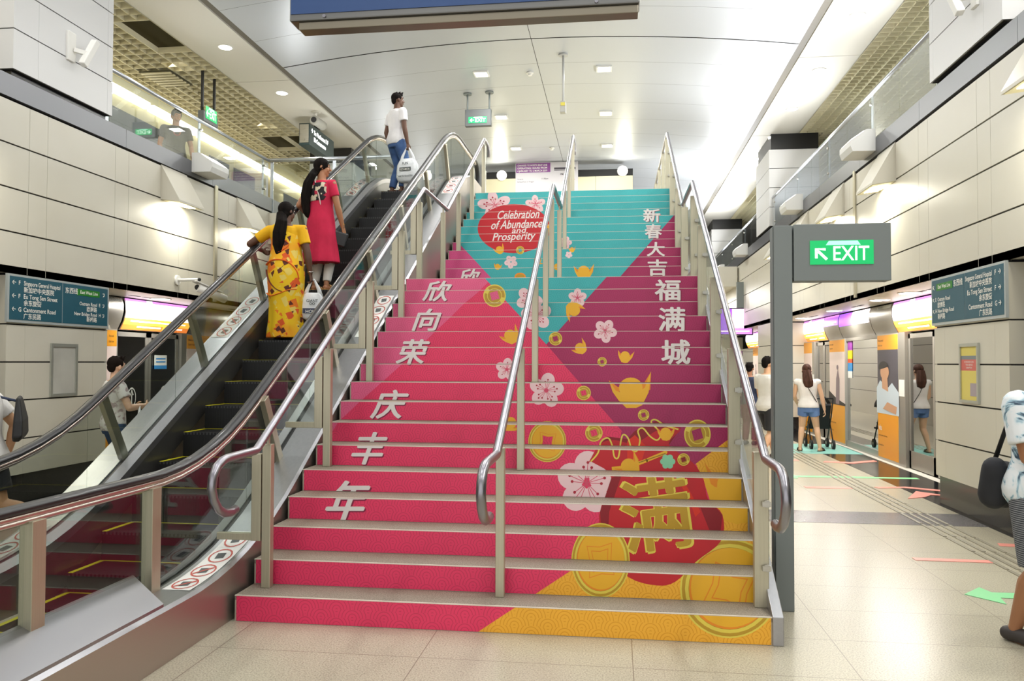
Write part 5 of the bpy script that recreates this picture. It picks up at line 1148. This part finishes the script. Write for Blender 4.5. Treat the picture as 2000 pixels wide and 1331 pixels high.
sari = p.part('sari', m, sari_mat(), vox=.009, smooth=2)
def on_sari(a, z, o=.004):
    t = [(.24, .18, .145), (.32, .19, .155), (.40, .20, .165), (.47, .205, .168), (.53, .20, .158), (.58, .185, .14), (.63, .172, .125), (.69, .168, .118), (.75, .165, .11)]
    for u, v in zip(t, t[1:]):
        if z <= v[0]: break
    k = (z-u[0])/(v[0]-u[0]); w, d = u[1]+(v[1]-u[1])*k+o, u[2]+(v[2]-u[2])*k+o; return V((w*math.cos(math.radians(a)), d*math.sin(math.radians(a)), z*H))
for nm, c, r, pts in (('border_maroon', '#6a2a1a', .011, ((-150, .50), (-128, .42), (-104, .365), (-80, .34), (-62, .355), (-48, .40))), ('border_orange', '#e8641c', .02, ((-150, .535), (-122, .56), (-92, .565), (-62, .545), (-38, .49), (-28, .43))), ('border_maroon', '#6a2a1a', .009, ((-86, .50), (-70, .535), (-52, .52), (-36, .47), (-30, .42), (-48, .44), (-66, .455), (-86, .50))), ('border_orange', '#ec7a20', .016, ((-150, .33), (-120, .31), (-90, .325), (-60, .35), (-35, .355))), ('border_orange', '#e8641c', .014, ((-100, .62), (-80, .64), (-62, .68), (-100, .73), (-120, .70)))):
    p.part(nm, MB().tube([on_sari(*q) for q in smooth_path(list(pts), 5)], r, 8, flat=.45), fabric(nm+c[1:], c), parent=sari)
m = MB()
for i, sg in ((0, -1), (1, 1)):
    j = p.J[i]; e = j['sh']+(j['el']-j['sh'])*.62; m.tube([p.ring_pt(.79, sg*.05*H), j['sh'], e], [.062, .066, .062], 16)
m.loft([p.ring(z, .006) for z in (.66, .70, .74, .78, .80, .815)])
p.part('blouse', m, fabric('yellow', '#f0b90c', '#e6ac06'), vox=.008)
MB().tube([p.loc+q for q in [p.J[1]['wr']+V((.028*math.cos(a), .028*math.sin(a), .02)) for a in span(0, 6.28, 12)]], .005, 6).build('bangle', mat('bangle_silver', '#e8e4e0', .2, .9), p.t)
g = p.loc+p.J[1]['grip']; bag_plastic('carrier_bag', 'white plastic carrier bag with navy print hanging from the hand of woman in sari', 'bag', g+V((.03, .02, 0)), .26, .42, .09, 12, PLAST, ((.62, .04, 'oo', 0, .1), (.55, .03, 'GIANT', 0, .16), (.84, .055, None, 1, .2), (.83, .035, 'HOUR', 3, .17)))
# 2 woman in the crimson kurta
p = Person('woman in crimson kurta and white leggings on the escalator, head turned to the right', 1.62, (-3.55, 4.56, step_z(4.43)), -14, '#a87452', head=(-62, -3), hands=((-.34, .14, 1.0), (.26, .10, .72)), elbow=((-.3, -1, -1.2), (.5, -1, 0)), curl=1.0, twist=-10, bw=.98)
p.body(('sandal', mat('sandal_gold', '#c39a5c', .5))); p.hair('long', HAIR); hv = p.hv
p.lock([hv(0, -.08, -.03), p.spine(.86)+V((-.06, -.10, 0)), p.spine(.80)+V((-.10, -.13, 0)), p.spine(.72)+V((-.13, -.13, 0)), p.spine(.64)+V((-.14, -.12, 0)), p.spine(.58)+V((-.13, -.11, 0)), p.spine(.54)+V((-.12, -.1, 0))], [.05, .056, .06, .062, .055, .045, .012], HAIR)
m = MB()
for k in range(14): q = hv(-.06, -.10, .02-.018*k) + V((-.004*k, 0, -.002*k)); m.ball(q, .012, 8)
p.part('jasmine_string', m, mat('jasmine', '#e9e6d2', .7))
H = p.H; rows = [oval(p.spine(max(z, .5))*1.0+V((0, 0, (z-max(z, .5))*H)), w, d, 36, f) for z, w, d, f in ((.205, .25, .18, .04), (.29, .23, .165, .035), (.38, .205, .15, .025), (.46, .19, .14, .012), (.52, .182, .13, 0), (.58, .165, .118, 0), (.63, .155, .11, 0))]
m = MB().loft(rows+[p.ring(z, .016, 36) for z in (.66, .70, .74, .775, .79, .805, .818)])
for i, sg in ((0, -1), (1, 1)):
    j = p.J[i]; e = j['sh']+(j['el']-j['sh'])*.55; m.tube([p.ring_pt(.79, sg*.05*H), j['sh'], e], [.06, .062, .056], 16)
p.part('kurta', m, fabric('crimson', '#d31f4c', '#bf1741'), vox=.008)
def yoke_mat():
    mm = mat('yoke_print', '#16121a', .7); nt = mm.node_tree; tc = nt.nodes.new('ShaderNodeTexCoord'); v = nt.nodes.new('ShaderNodeTexVoronoi'); v.distance = 'CHEBYCHEV'; v.inputs['Scale'].default_value = 26; nt.links.new(tc.outputs['Object'], v.inputs[0])
    sp = nt.nodes.new('ShaderNodeSeparateColor'); nt.links.new(v.outputs['Color'], sp.inputs[0]); r = nt.nodes.new('ShaderNodeValToRGB'); r.color_ramp.interpolation = 'CONSTANT'; e = r.color_ramp.elements
    e[0].color = lin('#16121a')+(1,); e[1].position = .6; e[1].color = lin('#c22a48')+(1,); x = e.new(.78); x.color = lin('#ddd2b8')+(1,); nt.links.new(sp.outputs[0], r.inputs[0]); nt.links.new(r.outputs[0], nt.nodes['Principled BSDF'].inputs['Base Color']); return mm
m = MB().loft([p.ring(z, .024, sx=.93) for z in (.665, .69, .72, .75, .775, .79, .80)]); p.part('yoke', m, yoke_mat(), vox=.008)
p.legs('leggings', fabric('white_leggings', '#e6e3de', '#d6d2cc'), 1.93, .006, .5)
wr = p.J[1]['wr']; MB().tube([p.loc + p.R @ (wr+V((.026*math.cos(a), .026*math.sin(a), .025))) for a in span(0, 6.28, 12)], .005, 6).build('bangle', mat('bangle_gold', '#d8b25a', .25, .9), p.t)
g = p.loc + p.R @ p.J[1]['grip']
t = thing('shoulder_bag', 'small black shoulder bag with a thin pale strap, at the hip of woman in crimson', 'bag', g+V((-.06, -.05, -.14)))
c = g+V((-.07, -.06, -.04)); MB().bar(c+V((-.14, -.02, .02)), c+V((.13, .03, -.06)), .05, .17).build('bag_body', mat('bag_leather', '#1c1d20', .45), t, bevel=.015)
sh = p.loc + p.R @ (p.ring_pt(.82, -.03, -.06)); mid = p.loc + p.R @ (p.ring_pt(.70, .07, -.115))
MB().tube([sh+V((0, .02, .03)), sh+V((.01, -.05, -.02)), mid, c+V((-.12, -.03, .10))], .008, 8).build('strap', mat('strap_pale', '#d8c2bc', .6), t)
# 3 man at the top
p = Person('man in white polo shirt and blue jeans at the escalator top, carrying bags', 1.66, (-3.56, 7.95, step_z(7.78)), -42, '#5f3f2d', head=(-18, 3), hands=((-.24, .05, .80), (.25, .06, .74)), curl=1.5, feet=((-.09, -.02, 0), (.09, .05, 0)))
p.body(('sandal', mat('sandal_brown', '#5a3a2a', .6))); p.hair('short', HAIR)
p.top('polo_shirt', fabric('white_polo', '#e9e7e6', '#dcdadb'), .475, sleeve=.6, inf=.02)
m = MB().tube([p.ring_pt(.822, .062*math.cos(a), .055*math.sin(a)) for a in span(0, 6.28, 18)], .016, 8); p.part('collar', m, fabric('navy', '#24304e'))
p.legs('jeans', fabric('denim', '#4c6b9c', '#2f4a78', 5), 1.97, .012)
g = p.loc + p.R @ p.J[1]['grip']
bag_plastic('carrier_bag', 'white plastic carrier bag with dark print carried by man in white polo', 'bag', g+V((.0, -.01, .0)), .38, .56, .16, -12, PLAST, ((.50, .04, 'FUN', 0, .12), (.68, .055, None, 0, .2), (.67, .035, 'GO-MOR', 3, .17), (.86, .03, 'THANK YOU FOR SHOPPING', 0, .27)))
bag_plastic('carrier_bag', 'smaller pale plastic bag hanging lower behind the printed bag of man in polo', 'bag', g+V((.03, .06, -.22)), .22, .46, .1, 20, mat('pale_plastic_film', '#dcdbd6', .4), ())
# 4 man on the left deck
p = Person('man in a dark t-shirt looking down behind the left upper glass balustrade', 1.76, (-8.0, 8.95, ZF), -140, '#b07c5c', head=(18, -20), hands=((-.27, .12, .86), (.27, .12, .86)))
p.body(('shoe', BLACK)); p.hair('short', HAIR); p.top('t_shirt', fabric('black_tee', '#2b2d30', '#222426'), sleeve=.6); p.legs('trousers', fabric('dark_trousers', '#3a3630'), 1.97)
m = MB()
for c0, a0, a1 in ((0, 0, 4), (1, 3.6, 6.5)): m.tube([p.spine(.745)+V((.055*math.cos(q), .135-.25*abs(.055*math.cos(q)), .055*math.sin(q))) for q in span(a0, a1, 9)], .011, 8, c0)
p.part('shirt_print', m, [mat('print_orange', '#c8742c', .6), mat('print_red', '#9c3434', .6)])
# 5 woman in shorts on the right platform with a stroller
p = Person('woman with long brown hair, white sleeveless top and denim shorts, standing by screen doors', 1.60, (3.52, 10.62, 0), -12, '#d9b08f', head=(-6, -4), feet=((-.15, -.06, 0), (.19, -.02, 0)), foot_dir=(6, -28), hands=((-.20, .28, .86), (.28, .02, .74)), lean=(-.02, .02))
p.body(('sandal', BLACK)); p.hair('long', HAIRB); hv = p.hv
p.lock([hv(0, -.07, .0), p.spine(.86)+V((0, -.08, 0)), p.spine(.80)+V((.01, -.10, 0)), p.spine(.75)+V((.02, -.1, 0)), p.spine(.72)+V((.02, -.09, 0))], [.07, .085, .09, .075, .02], HAIRB, flat=.55)
p.top('sleeveless_top', fabric('white_top', '#eceae6', '#dfdcd8'), .50, sleeve=0, flare=.02)
p.legs('denim_shorts', fabric('denim_light', '#6f8fc4', '#5a79ae'), .42, .016)
MB().tube([p.loc + p.R @ q for q in (p.ring_pt(.822, -.05, -.03), p.ring_pt(.79, -.05, -.098), p.ring_pt(.68, .05, -.125), p.ring_pt(.57, .14, -.09), p.ring_pt(.55, .17, 0))], .006, 6).build('cross_strap', BLACK, p.t)
t = thing('stroller', 'black folding stroller standing in front of the woman in denim shorts', 'stroller', (3.84, 11.15, 0)); BS = mat('stroller_frame', '#2a2a2c', .4, .5)
m = MB()
for x in (3.64, 4.04): m.tube([(x, 10.95, .95), (x, 11.1, .6), (x, 11.4, .12)], .013, 8).tube([(x, 11.2, .5), (x, 10.95, .1)], .013, 8)
m.tube([(3.64, 10.95, .95), (4.04, 10.95, .95)], .016, 8); m.build('frame', BS, t)
MB().loft([[(3.66, 11.0+a, z), (4.02, 11.0+a, z), (4.02, 11.02+a, z+.03), (3.66, 11.02+a, z+.03)] for a, z in ((0, .82), (.12, .55), (.2, .36), (.45, .36))], sm=False).build('seat', mat('stroller_cloth', '#1a1a1c', .8), t)
MB().loft([[(3.84+.2*math.cos(q), 11.08+a, .78+.22*math.sin(q)) for q in span(0, math.pi, 10)] for a in (0, .15, .3)], cap=False).build('canopy', mat('stroller_cloth', '#1a1a1c', .8), t)
for x in (3.64, 4.04):
    for y in (10.95, 11.4): w = MB().tube([(x-.02, y, .085), (x+.02, y, .085)], .085, 18).build('wheel', BLACK, t); MB().tube([(x-.022, y, .085), (x+.022, y, .085)], .03, 12).build('hub', STEEL, w)
# 6 man in white tee on the right platform
p = Person('man in a white t-shirt and black shorts walking beyond the grey exit sign post', 1.73, (2.52, 9.15, 0), -58, '#d8ab88', head=(-6, 0), feet=((-.09, .22, 0), (.09, -.2, .02)), hands=((-.18, .30, 1.0), (.24, .22, .98)), twist=6)
p.body(('shoe', mat('shoe_dark', '#3a3432', .6))); p.hair('short', HAIR); p.top('t_shirt', fabric('white_tee', '#e9e7e3', '#dedbd6'), .47, sleeve=.62, inf=.02, sw=.016); p.legs('shorts', fabric('black_shorts', '#25262a'), .92, .02, wide=.01)
# 7 far man
p = Person('man in a dark top farthest away on the right platform, partly behind man in white', 1.63, (2.62, 11.6, 0), -25, '#a8785c', head=(10, 0), voxel=.009)
p.body(('shoe', BLACK)); p.hair('short', HAIR); p.top('t_shirt', fabric('navy_tee', '#2b3550', '#232b44'), sleeve=.6); p.legs('trousers', fabric('maroon', '#6a2238'), 1.95)
# 8 boy by the left column
p = Person('young man in printed white t-shirt and jeans beside the left column, bag on his arm', 1.68, (-5.98, 4.2, 0), -38, '#e0b698', head=(12, 0), hands=((-.10, .27, 1.06), (.16, .30, 1.08)), elbow=((-.6, -.5, -1), (.7, -.4, -1)), curl=1.3)
p.body(('shoe', mat('shoe_white', '#d8d5d0', .6))); p.hair('short', mat('hair_dark_brown', '#1a120d', .8, spec=.12))
p.top('t_shirt', mat('tee_print', '#ece9e4', .8, noise=(16, '#b9a7a6', .40, .47)), .47, sleeve=.55, inf=.02); p.legs('jeans', fabric('denim_dark', '#3d577c', '#2c4364', 5), 1.97, .014)
g = p.loc + p.R @ (p.J[1]['el']+(p.J[1]['wr']-p.J[1]['el'])*.55)
bag_plastic('carrier_bag', 'white plastic bag with green print on the arm of young man by the left column', 'bag', g+V((.02, 0, -.01)), .34, .38, .15, -60, PLAST, ((.62, .05, 'Green', 2, .2), (.76, .05, 'Fresh', 2, .2)))
# passengers seated in the dark train behind the left doors
t = thing('train_bench', 'dim train bench behind the left screen doors', 'bench', (XPL-.55, 7.6, 0))
MB().box((XPL-.54, 6.5, .38), (XPL-.12, 8.9, .45)).build('seat', mat('bench_grey', '#4a4744', .6), t); MB().box((XPL-.545, 6.5, .45), (XPL-.48, 8.9, .95)).build('backrest', mat('bench_grey', '#4a4744', .6), t); MB().box((XPL-.5, 6.5, 0), (XPL-.4, 8.9, .38)).build('base', BLACK, t)
for y, lb, top, sk in ((7.15, 'seated passenger in black behind the left screen doors, nearer one', '#1d1c1f', '#9a6f52'), (7.85, 'seated passenger in grey top behind the left screen doors, farther one', '#3c3d42', '#b07c5c')):
    p = Person(lb, 1.62, (XPL-.36, y, 0), -92, sk, crouch=.33, feet=((-.10, .40, 0), (.10, .42, 0)), hands=((-.10, .32, .62), (.10, .30, .60)), knee=(0, 1, .6), head=(0, -14), voxel=.009)
    p.body(('shoe', BLACK)); p.hair('short', HAIR); p.top('t_shirt', fabric('seat_'+top[1:], top), sleeve=.6); p.legs('trousers', fabric('dark_trousers', '#3a3630'), 1.95)
# 9 man leaving at the left edge
p = Person('man in a white t-shirt walking out past the left edge, black bag on his back', 1.70, (-5.14, 1.24, 0), 118, '#c99a74', head=(0, -4), feet=((-.08, .38, 0), (.09, -.46, .20)), hands=((-.24, .14, .85), (.25, -.10, .82)), lean=(0, .05), twist=-8, bw=1.06, crouch=.04)
p.body(('shoe', mat('shoe_dark', '#3a3432', .6))); p.hair('short', HAIR); p.top('t_shirt', fabric('white_tee', '#e9e7e3', '#dedbd6'), .47, sleeve=.62, inf=.022, sw=.018); p.legs('shorts', fabric('black_shorts', '#25262a'), .72, .02, wide=.012)
t = thing('sling_bag', 'flat black sling bag hanging behind the man leaving at left', 'bag', p.loc + p.R @ V((.02, -.24, .95)))
m = MB().loft([[V((x0-wx, -.20-d, z)), V((x0+wx, -.20-d, z+.02)), V((x0+wx, -.20, z+.02)), V((x0-wx, -.20, z))] for z, x0, wx, d in ((.95, .0, .10, .05), (.99, .01, .14, .075), (1.12, .03, .12, .07), (1.27, .05, .07, .04), (1.31, .05, .05, .03))], sm=False); m.v = [p.loc + p.R @ q for q in m.v]; m.build('bag_body', BLACK, t, bevel=.02)
MB().tube([p.loc + p.R @ q for q in (V((.05, -.21, 1.28)), p.ring_pt(.80, .10, -.09), p.ring_pt(.83, .085, 0), p.ring_pt(.78, .04, .1), p.ring_pt(.7, -.05, .13))], .011, 8).build('strap', mat('strap_navy', '#2a3550', .6), t)
# 10 man at the right edge, close
def floral():
    mm = mat('floral_shirt', '#e6ebee', .7); nt = mm.node_tree; tc = nt.nodes.new('ShaderNodeTexCoord'); n = nt.nodes.new('ShaderNodeTexNoise'); n.inputs['Scale'].default_value = 7; n.inputs['Detail'].default_value = 6; n.inputs['Distortion'].default_value = 2.2; nt.links.new(tc.outputs['Object'], n.inputs[0])
    r = nt.nodes.new('ShaderNodeValToRGB'); e = r.color_ramp.elements; e[0].position = .36; e[0].color = lin('#3c4f63')+(1,); e[1].position = .52; e[1].color = lin('#eaeff2')+(1,); x = e.new(.42); x.color = lin('#9fc0cf')+(1,); x = e.new(.46); x.color = lin('#dde9ee')+(1,)
    nt.links.new(n.outputs[0], r.inputs[0]); nt.links.new(r.outputs[0], nt.nodes['Principled BSDF'].inputs['Base Color']); return mm
def stripes():
    mm = mat('striped_shorts', '#4b5058', .8); nt = mm.node_tree; tc = nt.nodes.new('ShaderNodeTexCoord'); w = nt.nodes.new('ShaderNodeTexWave'); w.bands_direction = 'Z'; w.inputs['Scale'].default_value = 26; w.inputs['Distortion'].default_value = .8; nt.links.new(tc.outputs['Object'], w.inputs[0])
    r = nt.nodes.new('ShaderNodeValToRGB'); e = r.color_ramp.elements; e[0].position = .4; e[0].color = lin('#33363d')+(1,); e[1].position = .75; e[1].color = lin('#8f9296')+(1,); nt.links.new(w.outputs[0], r.inputs[0]); nt.links.new(r.outputs[0], nt.nodes['Principled BSDF'].inputs['Base Color']); return mm
p = Person('man in a blue-white patterned shirt and striped shorts at the right frame edge', 1.76, (2.45, 0.2, 0), -148, '#a3714f', hands=((-.12, .34, 1.14), (.08, .28, 1.13)), elbow=((-.4, -.6, -1), (.7, -.6, -1)), bw=1.16, curl=1.2, feet=((-.10, .14, 0), (.10, -.12, 0)))
p.body(('shoe', mat('shoe_dark', '#3a3432', .6))); p.hair('short', HAIR); p.top('patterned_shirt', floral(), .455, sleeve=.74, inf=.026, sw=.022, flare=.012); p.legs('striped_shorts', stripes(), 1.0, .022, wide=.012)
t = thing('sling_bag', 'dark grey sling bag at the back of man in patterned shirt', 'bag', p.loc + p.R @ V((.05, -.28, .78)))
m = MB(); capsule(m, V((.16, -.19, 1.0)), V((.13, -.22, .84)), .07, .085, 16); capsule(m, V((.05, -.2, .97)), V((.02, -.23, .83)), .07, .08, 16); m.v = [p.loc + p.R @ q for q in m.v]; m.build('bag_body', fabric('charcoal', '#2d2e33', '#232428'), t, vox=.01, smooth=6)
MB().tube([p.loc + p.R @ q for q in (V((.08, -.24, 1.05)), p.ring_pt(.74, .06, -.16), p.ring_pt(.82, -.06, -.09), p.ring_pt(.835, -.085, 0), p.ring_pt(.78, -.06, .12), p.ring_pt(.64, .08, .15), p.ring_pt(.58, .16, .05), V((.12, -.2, 1.0)))], .014, 8).build('strap', BLACK, t)
t = thing('phone', 'dark phone in the hands of man in patterned shirt', 'phone', p.loc + p.R @ V((0, .46, 1.06)))
m = MB().bar(V((-.01, .43, 1.07)), V((-.01, .47, 1.19)), .075, .009, (0, 1, 0)); m.v = [p.loc + p.R @ q for q in m.v]; m.build('phone_body', BLACK, t, bevel=.004)
